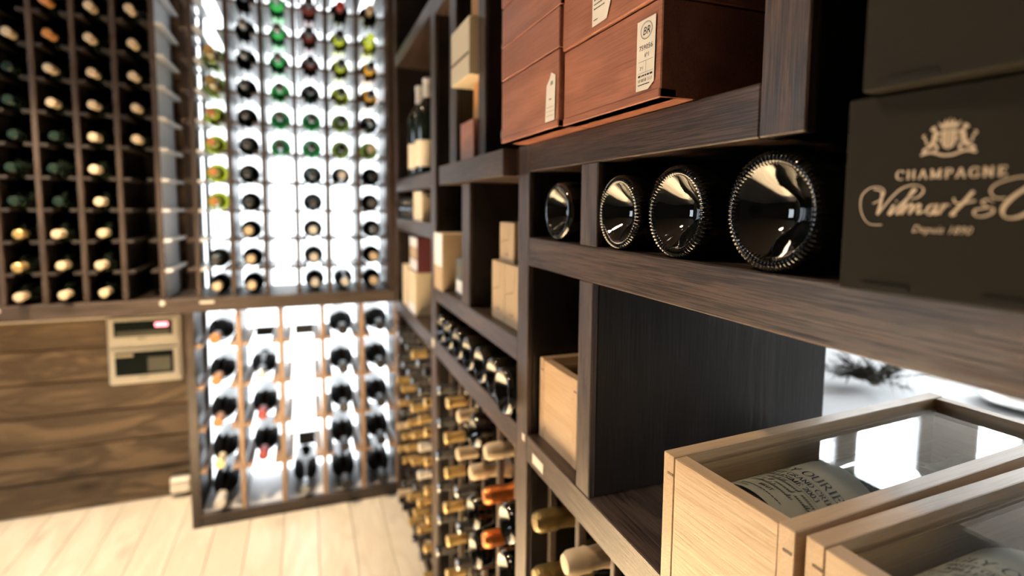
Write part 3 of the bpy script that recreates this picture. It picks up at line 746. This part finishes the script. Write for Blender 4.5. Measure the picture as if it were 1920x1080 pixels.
# ------------------------------------------------------------------ wooden crates with glass lids
def crate(name, label, corner, ang, W, D, Ht, tilt=0, bottle_in=True, text=None):
    """corner: left front bottom (seen from the aisle). Local x runs into the shelf, local y to the left."""
    t = thing(name, label, 'wooden box', (corner[0], corner[1], corner[2]+H), (0, 0, ang))
    th = 0.0165
    def part(nm, x0, x1, y0, y1, z0, z1, mat, parent=t, b=0.0008):
        cx, cy, cz = (x0+x1)/2, (y0+y1)/2, (z0+z1)/2
        return put(nm, MB().box(x0-cx, x1-cx, y0-cy, y1-cy, z0-cz, z1-cz, b).mesh(nm, mat), parent, (cx, cy, cz))
    # y from -W (right) to 0 (left)
    part('side_board', 0, D, -th, 0, 0, Ht, 'crate_x')
    part('side_board', 0, D, -W, -W+th, 0, Ht, 'crate_x')
    part('front_board', 0.0006, th, -W+th+0.0002, -th-0.0002, 0.0, Ht-0.0015, 'crate_y')
    part('back_board', D-th, D, -W+th+0.0002, -th-0.0002, 0.0, Ht-0.0015, 'crate_y')
    part('base_board', th, D-th, -W+th, -th, 0.0, 0.006, 'crate_x')
    g = part('glass_lid', th-0.004, D-th+0.004, -W+th-0.003, -th+0.003, Ht-0.014, Ht-0.011, 'pane', b=0)
    for yy in (-th-0.003, -W+th): part('lid_batten', th, D-th, yy, yy+0.003, Ht-0.022, Ht-0.0145, 'crate_x', b=0.0003)
    for yy in (-th+0.001, -W+0.0025):                       # lock slots in the corner joints
        part('joint_slot', -0.0004, 0.0006, yy, yy+0.0085, Ht-0.022, Ht-0.0195, 'ink_brown', b=0)
    mk = MB()
    small_print(mk, 'K', 0.009, lambda p: (0.0003, -p[0], p[1]), (0.022, Ht*0.12), 'LEFT')
    put('brand_mark', mk.mesh('brand_mark', 'ink_brown'), t)
    return t
CA = math.atan2(0.0194, 0.4767)                               # turned slightly on the shelf
box_a = crate('champagne_crate', 'pale wooden champagne crate with glass lid, left one of the pair', (0.3558, 0.4754, -0.4298), CA+R(1.2), 0.1615, 0.476, 0.168)
box_b = crate('champagne_crate', 'pale wooden champagne crate with glass lid, right one partly out of frame', (0.3705, 0.3085, -0.4298), R(2.2), 0.1615, 0.476, 0.168)
box_c = crate('champagne_crate', 'narrow pale wooden crate alone between the two oak posts', (0.402, 0.916, -0.4298), 0, 0.150, 0.30, 0.150)
def crate_bottle(bx, W, label):
    M_ = Matrix.Translation(bx.location) @ Matrix.Rotation(bx.rotation_euler[2], 4, 'Z')
    r_ = 0.0590; s = r_/0.052
    c = M_ @ Vector((0.021, -W/2+0.003, 0.0935))
    t = thing('labelled_bottle', label, 'champagne bottle', c, (0, R(90), bx.rotation_euler[2]), 'bottles lying in the glass topped crates')
    put('glass', base_mesh(r_, 96, 0, 1), t)
    put('foil', MB().lathe([(0.0425*s, 0.227*s), (0.0285*s, 0.27*s), (0.0210*s, 0.30*s), (0.0190*s, 0.34*s), (0.0212*s, 0.343*s), (0.0212*s, 0.356*s), (0, 0.3585*s)], 20).mesh('foil', 'cap_black', True), t)
    # label wrapped round the body; local: axis z (towards neck), the upper side is -x
    def wrap(off, turn=0.001):
        return lambda p: (-(r_+off)*math.cos((p[0]+turn)/r_), -(r_+off)*math.sin((p[0]+turn)/r_), p[1])
    lb = MB(); wl = wrap(0.0004); nseg = 40; half = 0.080; y0, y1 = 0.022, 0.150
    vs = [wl((-half+2*half*i/nseg, y)) for y in (y0, y1) for i in range(nseg+1)]
    lb.add(vs, [(i, i+1, nseg+2+i, nseg+1+i) for i in range(nseg)])
    lo = put('label', lb.mesh('label', 'paper_grey', True), t)
    it = MB(); wi = wrap(0.0008)
    lettering(it, 'EGLY-OURIET', 0.0118, wi, at=(0, 0.098), track=0.01, thick=0.15, thin=0.05)
    lettering(it, 'BRUT GRAND CRU', 0.0066, wi, at=(0, 0.0845), track=0.03, thick=0.19, thin=0.06)
    lettering(it, 'MILLESIME 2003', 0.0066, wi, at=(0, 0.0745), track=0.03, thick=0.19, thin=0.06)
    lettering(it, 'BRUT', 0.0046, wi, at=(0.0, 0.040), track=0.03, thick=0.2, thin=0.06)
    for q, (xa, xb, yy) in enumerate(((-0.040, 0.050, 0.0650), (-0.044, 0.046, 0.0570), (-0.034, 0.022, 0.0490))):
        scrawl(it, xa, xb, yy, 0.0062, wi, q+4)
    broken_line(it, -0.024, 0.024, 0.0345, 0.0018, wi, 2); broken_line(it, -0.032, -0.010, 0.0285, 0.0015, wi, 3)
    for yy in (0.0925, 0.0715): it.ribbon([(-0.075+0.15*i/30, yy) for i in range(31)], lambda a, b, c_: 0.00035, plane=wi)
    put('print', it.mesh('print', 'ink'), lo)
    return t
crate_bottle(box_a, 0.1615, 'champagne bottle with grey label under the glass of the left crate')
crate_bottle(box_b, 0.1615, 'champagne bottle with grey label under the glass of the right crate')

# ------------------------------------------------------------------ black champagne cartons
def carton(label, A, ang, W, D, Ht, printed):
    t = thing('champagne_carton', label, 'carton', (A[0], A[1], A[2]+H), (0, 0, ang))
    put('box', MB().box(0, D, -W, 0, 0, Ht, 0.0012).mesh('box', 'card_black'), t)
    P = lambda off: (lambda p: (-off, -p[0], p[1]))
    put('lid_seam', MB().box(-0.0004, 0.0004, -W+0.002, -0.002, Ht-0.0022, Ht-0.0014).mesh('seam', 'card_slot'), t) if False else None
    for s0, s1 in ((0.0147, 0.0455), (0.0824, 0.113)):
        put('hand_slot', MB().box(-0.0003, 0.0006, -s1, -s0, 0.0022, 0.0050).mesh('hand_slot', 'card_slot'), t)
        put('flap_edge', MB().box(-0.0012, 0.0, -s1+0.0004, -s0-0.0004, 0.0050, 0.0062).mesh('flap_edge', 'card_black'), t)
    if not printed: return t
    e = 0.0004; pl = P(e); mb = MB()
    lettering(mb, 'CHAMPAGNE', 0.0058, pl, align=0, at=(0.0334, 0.0757), track=0.27, thick=0.21, thin=0.08)
    scr = lambda th, tn: (lambda dx, dy, t_: tn+(th-tn)*max(0.0, -(dx*0.5+dy*0.86))**1.2 if False else tn+(th-tn)*abs(dy*0.85+dx*0.45)**2)
    def stroke(pts, th=0.0015, tn=0.0005): mb.ribbon(catmull(pts, 8), scr(th, tn), plane=pl)
    stroke([(0.0266, 0.0461), (0.018, 0.0468), (0.0127, 0.0548), (0.0124, 0.065), (0.0176, 0.0707), (0.0242, 0.0712), (0.027, 0.0678), (0.0247, 0.0629), (0.0201, 0.0603)], 0.0009, 0.0006)
    stroke([(0.0201, 0.0699), (0.0253, 0.0678), (0.0249, 0.0599), (0.0234, 0.0530)], 0.0020, 0.0008)
    stroke([(0.0234, 0.0527), (0.0279, 0.0592), (0.0323, 0.0651), (0.0374, 0.07), (0.044, 0.0721), (0.0491, 0.0705), (0.0497, 0.0673), (0.0467, 0.0641), (0.043, 0.0633)], 0.0012, 0.0006)
    stroke([(0.0334, 0.0596), (0.0306, 0.0538), (0.0312, 0.0531), (0.0335, 0.0555)], 0.0017)
    stroke([(0.0345, 0.0616), (0.0350, 0.0622)], 0.0014, 0.0012)
    stroke([(0.0335, 0.0555), (0.0400, 0.0625), (0.0453, 0.0686), (0.0440, 0.0690), (0.0395, 0.0601), (0.0353, 0.0536), (0.0370, 0.0540)], 0.0016)
    stroke([(0.0370, 0.0545), (0.0407, 0.0596), (0.038, 0.0534)], 0.0016); stroke([(0.038, 0.0534), (0.0425, 0.0592), (0.0444, 0.0597), (0.0425, 0.0535)], 0.0016)
    stroke([(0.0425, 0.0535), (0.047, 0.0593), (0.0488, 0.0594), (0.0473, 0.054), (0.0508, 0.0557)], 0.0016)
    stroke([(0.0582, 0.0597), (0.0541, 0.0589), (0.0523, 0.0549), (0.0545, 0.0535), (0.0576, 0.0585), (0.0582, 0.0597), (0.0569, 0.0537), (0.0598, 0.0558)], 0.0016)
    stroke([(0.0598, 0.0558), (0.0613, 0.0601), (0.0593, 0.0538)], 0.0016); stroke([(0.0600, 0.0555), (0.063, 0.0597), (0.0647, 0.0589)], 0.0013)
    stroke([(0.076, 0.0676), (0.0708, 0.0601), (0.0657, 0.0535), (0.0680, 0.0542)], 0.0020, 0.0007); stroke([(0.0664, 0.0636), (0.0672, 0.0609), (0.0708, 0.0605), (0.0773, 0.062)], 0.0012, 0.0009)
    stroke([(0.0858, 0.0612), (0.083, 0.0627), (0.0804, 0.0609), (0.0827, 0.0583), (0.0774, 0.0564), (0.0775, 0.0534), (0.0813, 0.0528), (0.0856, 0.055), (0.0858, 0.0576), (0.0827, 0.0579)], 0.0013, 0.0007)
    stroke([(0.1060, 0.0735), (0.0982, 0.075), (0.0916, 0.0737), (0.086, 0.071), (0.084, 0.0674), (0.0865, 0.0636), (0.0912, 0.0634)], 0.0009, 0.0007)
    stroke([(0.1080, 0.0700), (0.1040, 0.0715), (0.0987, 0.0679), (0.0935, 0.063), (0.0902, 0.0572), (0.0913, 0.0529), (0.0953, 0.0523), (0.0996, 0.0542), (0.1040, 0.0580)], 0.0022, 0.0008)
    stroke([(0.1060, 0.0596), (0.1040, 0.0540), (0.1055, 0.0533), (0.1085, 0.0565), (0.1110, 0.0595), (0.1090, 0.0600), (0.1080, 0.0550), (0.1105, 0.0533), (0.1140, 0.0555)], 0.0015)
    small_print(mb, 'Depuis 1890', 0.0050, pl, (0.0445, 0.0420), 'LEFT', shear=0.35, sx=0.92)
    put('lettering', mb.mesh('lettering', 'ink_gold'), t)
    # crest: shield, crown, two supporters and a ribbon
    c = MB(); X0, Z0 = 0.0615, 0.0
    c.poly([(X0-0.0040, 0.1045), (X0+0.0040, 0.1045), (X0+0.0040, 0.0975), (X0+0.0025, 0.0945), (X0, 0.0932), (X0-0.0025, 0.0945), (X0-0.0040, 0.0975)][::-1], pl)
    c.poly([(X0-0.0046, 0.1064), (X0+0.0046, 0.1064), (X0+0.0060, 0.1100), (X0+0.0034, 0.1078), (X0+0.0022, 0.1112), (X0+0.0008, 0.1080), (X0, 0.1124), (X0-0.0008, 0.1080), (X0-0.0022, 0.1112), (X0-0.0034, 0.1078), (X0-0.0060, 0.1100)][::-1], pl)
    c.ribbon([(X0-0.0046, 0.1056), (X0+0.0046, 0.1056)], lambda *a: 0.0007, plane=pl)
    for s in (-1, 1):
        def q(pts): return [(X0+s*a, b) for a, b in pts]
        c.ribbon(catmull(q([(0.0058, 0.1040), (0.0072, 0.1020), (0.0078, 0.0990), (0.0090, 0.0960), (0.0098, 0.0945)]), 6), lambda dx, dy, t_: 0.0030-0.0012*t_, plane=pl)
        c.ribbon(catmull(q([(0.0070, 0.1060), (0.0080, 0.1058), (0.0086, 0.1046)]), 6), lambda *a: 0.0034, plane=pl)
        c.ribbon(catmull(q([(0.0072, 0.1022), (0.0054, 0.1034), (0.0046, 0.1022)]), 6), lambda *a: 0.0010, plane=pl)
        c.ribbon(catmull(q([(0.0078, 0.0990), (0.0058, 0.0996), (0.0046, 0.0985)]), 6), lambda *a: 0.0010, plane=pl)
        c.ribbon(catmull(q([(0.0085, 0.0972), (0.0066, 0.0962), (0.0058, 0.0940), (0.0072, 0.0926)]), 6), lambda *a: 0.0014, plane=pl)
        c.ribbon(catmull(q([(0.0098, 0.0950), (0.0125, 0.0940), (0.0130, 0.0925), (0.0108, 0.0920)]), 6), lambda *a: 0.0014, plane=pl)
        c.ribbon(catmull(q([(0.0095, 0.0965), (0.0118, 0.0975), (0.0122, 0.1000), (0.0138, 0.1016), (0.0128, 0.1030)]), 6), lambda *a: 0.0009, plane=pl)
    c.ribbon(catmull([(X0-0.0145, 0.0905), (X0-0.009, 0.0918), (X0-0.003, 0.0898), (X0, 0.0896), (X0+0.003, 0.0898), (X0+0.009, 0.0918), (X0+0.0145, 0.0905)], 8), lambda *a: 0.0014, plane=pl)
    put('crest', c.mesh('crest', 'ink_gold'), t)
    d = MB(); pd = P(0.0007)
    d.ribbon([(X0, 0.1040), (X0, 0.0940)], lambda *a: 0.0006, plane=pd); d.ribbon([(X0-0.0022, 0.1030), (X0-0.0022, 0.0960)], lambda *a: 0.0004, plane=pd); d.ribbon([(X0+0.0022, 0.1030), (X0+0.0022, 0.0960)], lambda *a: 0.0004, plane=pd)
    put('crest_detail', d.mesh('crest_detail', 'card_black'), t)
    return t
CANG = math.atan2(0.1252, 0.9921)
carton('lower black champagne carton with gold crest and script lettering', (0.357, 0.282, -0.0568), CANG, 0.128, 0.33, 0.132, True)
carton('upper plain black carton stacked on the lettered champagne carton', (0.347, 0.2656, 0.0765), R(4), 0.128, 0.33, 0.132, False)

# ------------------------------------------------------------------ reddish wooden boxes on the upper shelf
def red_box(label, x, y0, y1, z0, seam, z1, D=0.34, lip=0.0, labels=()):
    t = thing('cherry_wine_case', label, 'wooden case', (x, y0, z0+H), None, 'reddish wooden cases on the upper shelf')
    def part(nm, a, b, c, d, e, f, mat, par=t, bv=0.0012):
        cx, cy, cz = (a+b)/2, (c+d)/2, (e+f)/2
        return put(nm, MB().box(a-cx, b-cx, c-cy, d-cy, e-cz, f-cz, bv).mesh(nm, mat), par, (cx, cy, cz))
    W = y1-y0
    part('case', 0, D, 0, W, 0, seam-z0-0.0008, 'cherry_y')
    part('base_strip', -0.0012, 0.02, 0.0, W, 0.0, 0.010, 'cherry_y')
    part('lid', -lip, D, -0.001, W, seam-z0+0.0008, z1-z0, 'cherry_y')
    return t
ra = red_box('lower reddish wooden case with a tall white paper label at its corner', 0.3400, 0.479, 0.7035, 0.1115, 0.212, 0.310, lip=0.003)
rb = red_box('reddish wooden case furthest along, small torn label at its corner', 0.3330, 0.706, 0.944, 0.1115, 0.219, 0.275, lip=0.001)
rc = red_box('reddish wooden case stacked on the furthest case', 0.3320, 0.700, 0.943, 0.2755, 0.345, 0.400, lip=0.001)
# paper labels
def flat(x): return lambda p: (x, -p[0], p[1])
lab = MB(); W_ra = 0.7035-0.479
lab.poly([(0, 0.0), (0.022, -0.0005), (0.0325, 0.006), (0.0335, 0.0730), (0.0, 0.0730)], lambda p: (-0.0016, p[0]*-1, p[1]))
lo = put('paper_label', lab.mesh('paper_label', 'paper'), ra, (0, 0.0425, 0.0125))
it = MB(); pf = flat(-0.0019)
it.ribbon([(0.0175+0.0105*math.cos(a*math.pi/14), 0.0610+0.0088*math.sin(a*math.pi/14)) for a in range(29)], lambda *a: 0.0005, plane=pf)
it.ribbon([(0.0175+0.0095*math.cos(a*math.pi/14), 0.0610+0.0078*math.sin(a*math.pi/14)) for a in range(29)], lambda *a: 0.0002, plane=pf)
small_print(it, 'BR', 0.0085, pf, (0.0175, 0.0568), shear=0.25)
small_print(it, '759056', 0.0054, pf, (0.0172, 0.0415), sx=1.15)
small_print(it, '6*1', 0.0048, pf, (0.0195, 0.0335))
for a, b in (((0.004, 0.0300), (0.031, 0.0300)), ((0.004, 0.0180), (0.031, 0.0180)), ((0.018, 0.0300), (0.018, 0.0180))): it.ribbon([a, b], lambda *c: 0.0003, plane=pf)
small_print(it, '2*1', 0.0036, pf, (0.010, 0.0215))
broken_line(it, 0.004, 0.030, 0.0150, 0.0024, pf, 5)
small_print(it, 'VI 0018 1111', 0.0036, pf, (0.017, 0.0085))
broken_line(it, 0.004, 0.025, 0.0058, 0.0013, pf, 6)
put('print', it.mesh('print', 'ink'), lo)
lab = MB(); lab.poly([(0, 0), (0.035, 0.001), (0.047, 0.028), (0.052, 0.060), (0, 0.060)], lambda p: (-0.0046, -p[0], p[1]))
lo = put('paper_label', lab.mesh('paper_label', 'paper'), ra, (0, 0.1385, 0.1085))
it = MB(); pf = flat(-0.0049)
for q in range(6): broken_line(it, 0.004, 0.030-0.003*(q % 3), 0.020+q*0.0052, 0.0018, pf, 20+q)
broken_line(it, 0.004, 0.014, 0.0070, 0.0018, pf, 30)
put('print', it.mesh('print', 'ink'), lo)
lab = MB(); lab.poly([(0, 0), (0.032, 0.0), (0.034, 0.062), (0.020, 0.068), (0.014, 0.060), (0.004, 0.052)], lambda p: (-0.0016, -p[0], p[1]))
lo = put('paper_label', lab.mesh('paper_label', 'paper'), rb, (0, 0.042, 0.0105))
it = MB(); pf = flat(-0.0019)
small_print(it, 'BR', 0.006, pf, (0.022, 0.050), shear=0.25); broken_line(it, 0.014, 0.021, 0.0310, 0.0026, pf, 8)
for yy in (0.008, 0.014, 0.020): it.ribbon([(0.004, yy), (0.029, yy)], lambda *a: 0.0004, plane=pf)
put('print', it.mesh('print', 'ink'), lo)

# ------------------------------------------------------------------ cartons and bottles in the farther cells
def pack(name, label, cat, x0, x1, y0, y1, z0, z1, mat, bands=(), group=None, b=0.0015):
    t = thing(name, label, cat, ((x0+x1)/2, (y0+y1)/2, z0+H), None, group)
    bar('box', x0, x1, y0, y1, z0, z1, mat, t, b)
    for (f0, f1, m2) in bands:                 # printed panels, one a painted reflection, on the aisle side and the near side
        zz0, zz1 = z0+(z1-z0)*f0, z0+(z1-z0)*f1
        bar('panel', x0-0.0008, x0, y0+0.002, y1-0.002, zz0, zz1, m2, t, b=0)
    return t
def kraft(label, x, y0, y1, z0, z1, d):
    t = pack('kraft_gift_box', label, 'gift box', x, x+0.09, y0, y1, z0, z1, 'card_kraft', (), 'kraft gift boxes in the middle cell')
    m = MB(); W, hh = y1-y0, z1-z0; pl = lambda p: (x-0.0006-(x+x+0.09)/2, W/2-p[0], p[1])
    m.ribbon(catmull([(W*0.1, hh*0.42), (W*0.12, hh*0.5), (W*0.55, hh*0.56), (W*0.66, hh*0.62), (W*0.74, hh*0.97)], 6), lambda *a: 0.0012, plane=pl)
    m.ribbon([(W*0.1, hh*0.44), (W*0.1, hh*0.05)], lambda *a: 0.0008, plane=pl)
    scrawl(m, W*0.36, W*0.62, hh*0.18, 0.009, pl, 9)
    put('line_print', m.mesh('line_print', 'ink_brown'), t)
kraft('kraft gift box standing on top of the two others in the middle cell', 0.408, 1.075, 1.165, -0.1235, -0.036, 0)
kraft('lower left kraft gift box in the middle cell', 0.400, 1.110, 1.195, -0.2568, -0.124, 0)
kraft('lower right kraft gift box beside the thick oak post', 0.400, 1.020, 1.108, -0.2568, -0.124, 0)
pack('wine_carton', 'pale carton with upper half whitened as window reflection in the corner of the tall cell', 'carton', 0.375, 0.455, 1.585, 1.695, -0.2568, -0.085, 'card_kraft', ((0.42, 1.0, 'paper_white'), (0.0, 0.42, 'card_kraft')))  # white panel is the window's reflection painted on
t = pack('slate_gift_box', 'small slate-grey gift box with white square print', 'gift box', 0.400, 0.455, 1.440, 1.520, -0.2568, -0.150, 'card_slate', ((0.62, 0.82, 'breaker_grey'), (0.1, 0.42, 'paper_white')))
pack('cherry_wine_case', 'small reddish case at the bottom of the narrow upper cell', 'wooden case', 0.372, 0.50, 1.255, 1.37, 0.1085, 0.205, 'cherry_y')
pack('amber_box', 'amber wooden box behind the cream carton in the narrow cell', 'box', 0.400, 0.52, 1.250, 1.350, 0.2055, 0.305, 'card_amber')
t = pack('cream_carton', 'cream carton perched on the amber box and leaning outwards', 'carton', 0.362, 0.50, 1.258, 1.425, 0.306, 0.440, 'card_cream', ((0.35, 0.40, 'ink_brown'),))
pack('copper_tin', 'amber tin at the top of the narrow cell', 'tin', 0.39, 0.47, 1.255, 1.335, 0.4405, 0.56, 'card_amber')
bottle('bordeaux', 'bottle_dark', 'cap_cream', (0.386, 1.085, 0.108+0.0395), '-x', 'bottle lying in the dark cell beside the reddish cases, cream tip showing', 'bottles lying in upper cells')
for (x, y, lab_, s) in ((0.425, 2.02, 'standing white-capped bottle with cream label, nearer of two', 1.0), (0.425, 2.165, 'standing white-capped bottle with cream label, farther of two', 1.0)):
    t = bottle('bordeaux', 'bottle_dark', 'cap_white', (x, y, 0.1095+0.3005*1.17), 'z', lab_, 'standing bottles in the far cell', 1.17)
    pr = MB(); n = 24; r_ = 0.0395*1.17+0.0006
    vs = [(r_*math.cos(a), r_*math.sin(a), zz) for zz in (0.03, 0.125) for a in [math.pi*0.45+math.pi*1.1*i/n for i in range(n+1)]]
    pr.add(vs, [(i, i+1, n+2+i, n+1+i) for i in range(n)])
    put('label', pr.mesh('label', 'card_cream', True), t)
t = thing('gift_tin', 'cream rounded gift tin lying in the low far cell', 'tin', (0.44, 2.045, H-0.0595))
mbx = MB(); pts = [(-0.045, 0.0), (0.045, 0.0), (0.045, 0.108)] + [(-0.045+0.03*(1-math.sin(a*math.pi/12)), 0.108-0.03*(1-math.cos(a*math.pi/12)))[0:2] for a in range(0, 7)] 
pts = [(-0.085, 0), (0.085, 0), (0.085, 0.112)]+[(-0.055-0.03*math.sin(a*math.pi/12), 0.082+0.03*math.cos(a*math.pi/12)) for a in range(7)]
n = len(pts)
mbx.add([(-0.05, p[0], p[1]) for p in pts]+[(0.10, p[0], p[1]) for p in pts], [tuple(range(n))[::-1], tuple(range(n, 2*n))]+[(i, (i+1) % n, n+(i+1) % n, n+i) for i in range(n)])
put('tin_body', mbx.mesh('tin_body', 'card_cream'), t); put('lid_rim', MB().box(-0.0515, -0.05, -0.080, 0.08, 0.004, 0.010).mesh('rim', 'cap_gold'), t)
for i, y in enumerate((2.19, 2.29, 2.39)):
    base_bottle(y, 0.384, -0.0595, 0.0445, 40, 0, 1, 'dark bottle base in the low far cell, %s from the cream tin' % ORD[i+1], g4)
pack('rosewood_gift_box', 'dark red gift box with white bands on top of the cream box', 'gift box', 0.395, 0.49, 2.085, 2.245, -0.262, -0.125, 'card_rosewood', ((0.72, 0.98, 'paper_white'), (0.38, 0.72, 'card_kraft'), (0.05, 0.34, 'paper_white')))
pack('cream_gift_box', 'cream gift box under the banded dark red box', 'gift box', 0.388, 0.50, 2.085, 2.25, -0.4295, -0.2625, 'card_cream', ((0.0, 0.24, 'paper_white'),))
pack('narrow_cream_box', 'narrow cream box at the far end of the cell', 'gift box', 0.388, 0.46, 2.285, 2.385, -0.4295, -0.255, 'card_cream')

# ------------------------------------------------------------------ tasting room beyond the open shelf
tb = thing('tasting_table', 'white covered table in the bright room behind the shelf', 'table', (2.2, 1.3, H+FL))
put('table_top', MB().box(-1.0, 1.3, -1.2, 0.55, 0.72, 0.75, 0.006).mesh('top', 'linen'), tb)
put('tablecloth_skirt', MB().box(-1.005, -1.0, -1.2, 0.55, 0.50, 0.745).box(-1.0, 1.3, 0.55, 0.555, 0.50, 0.745).mesh('skirt', 'linen'), tb)
for x in (-0.9, 1.2):
    for y in (-1.1, 0.45): put('leg', MB().box(x-0.03, x+0.03, y-0.03, y+0.03, 0, 0.72).mesh('leg', 'rack_z'), tb)
TZ = -0.65
wr = thing('pine_centrepiece', 'dark pine branch centrepiece with pale cones on the white table', 'decoration', (1.90, 1.36, H+TZ))
tw = MB(); nd = MB(); rg = random.Random(11)
for q in range(46):
    a = rg.uniform(0, 2*math.pi); e = rg.uniform(0.05, 0.9); l = rg.uniform(0.07, 0.19)
    p0 = Vector((rg.uniform(-.05, .05), rg.uniform(-.04, .04), 0.04)); dv = Vector((math.cos(a)*math.cos(e), math.sin(a)*math.cos(e), math.sin(e)*0.7))
    p1 = p0+dv*l; tw.tube([p0, p1], 0.002, 4)
    for j in range(22):
        c = p0+dv*l*rg.uniform(0.15, 1); n_ = Vector((rg.gauss(0, 1), rg.gauss(0, 1), rg.gauss(0, 1))).normalized()
        d2 = (dv*0.7+n_*0.7).normalized()*rg.uniform(0.025, 0.045); sd = d2.cross(n_).normalized()*0.0024
        nd.add([c-sd, c+sd, c+d2], [(0, 1, 2)])
put('twigs', tw.mesh('twigs', 'cone'), wr); no = put('needles', nd.mesh('needles', 'needle'), wr); no['kind'] = 'stuff'
for q in range(5):
    put('pine_cone', MB().lathe([(0, 0), (0.012, 0.004), (0.019, 0.014), (0.016, 0.018), (0.020, 0.024), (0.014, 0.030), (0.015, 0.036), (0.006, 0.046), (0, 0.048)], 9).mesh('cone', 'cone'), wr,
        (rg.uniform(-.06, .06), rg.uniform(-.06, .06), 0.03), (rg.uniform(-1, 1), rg.uniform(-1, 1), 0))
def glassware(x, y, label):
    t = thing('wine_glass', label, 'glass', (x, y, H+TZ), None, 'wine glasses on the white table')
    put('bowl', MB().lathe([(0.004, 0.085), (0.02, 0.095), (0.036, 0.125), (0.038, 0.150), (0.031, 0.195), (0.030, 0.195), (0.036, 0.150), (0.034, 0.126), (0.018, 0.098), (0, 0.089)], 20).mesh('bowl', 'pane', True), t)
    put('stem', MB().lathe([(0.004, 0.085), (0.0035, 0.02), (0.006, 0.006), (0.034, 0.002), (0.034, 0.0), (0, 0)], 20).mesh('stem', 'pane', True), t)
def plate(x, y, label):
    t = thing('dinner_plate', label, 'plate', (x, y, H+TZ), None, 'plates on the white table')
    put('dish', MB().lathe([(0, 0.006), (0.075, 0.006), (0.09, 0.012), (0.125, 0.022), (0.127, 0.020), (0.092, 0.008), (0.07, 0.0), (0, 0)], 32).mesh('dish', 'porcelain', True), t)
    put('foot_ring', MB().lathe([(0.06, 0.003), (0.066, 0.003), (0.066, 0.0), (0.06, 0.0)], 24).mesh('foot', 'porcelain'), t)
glassware(1.78, 1.62, 'wine glass on the white table left of the pine centrepiece')
glassware(2.28, 1.36, 'wine glass on the white table right of the pine centrepiece')
glassware(2.25, 1.20, 'wine glass on the white table between centrepiece and plates')
plate(2.22, 1.05, 'white plate on the table seen just under the oak beam')
plate(2.30, 0.78, 'white plate at the right end of the table')
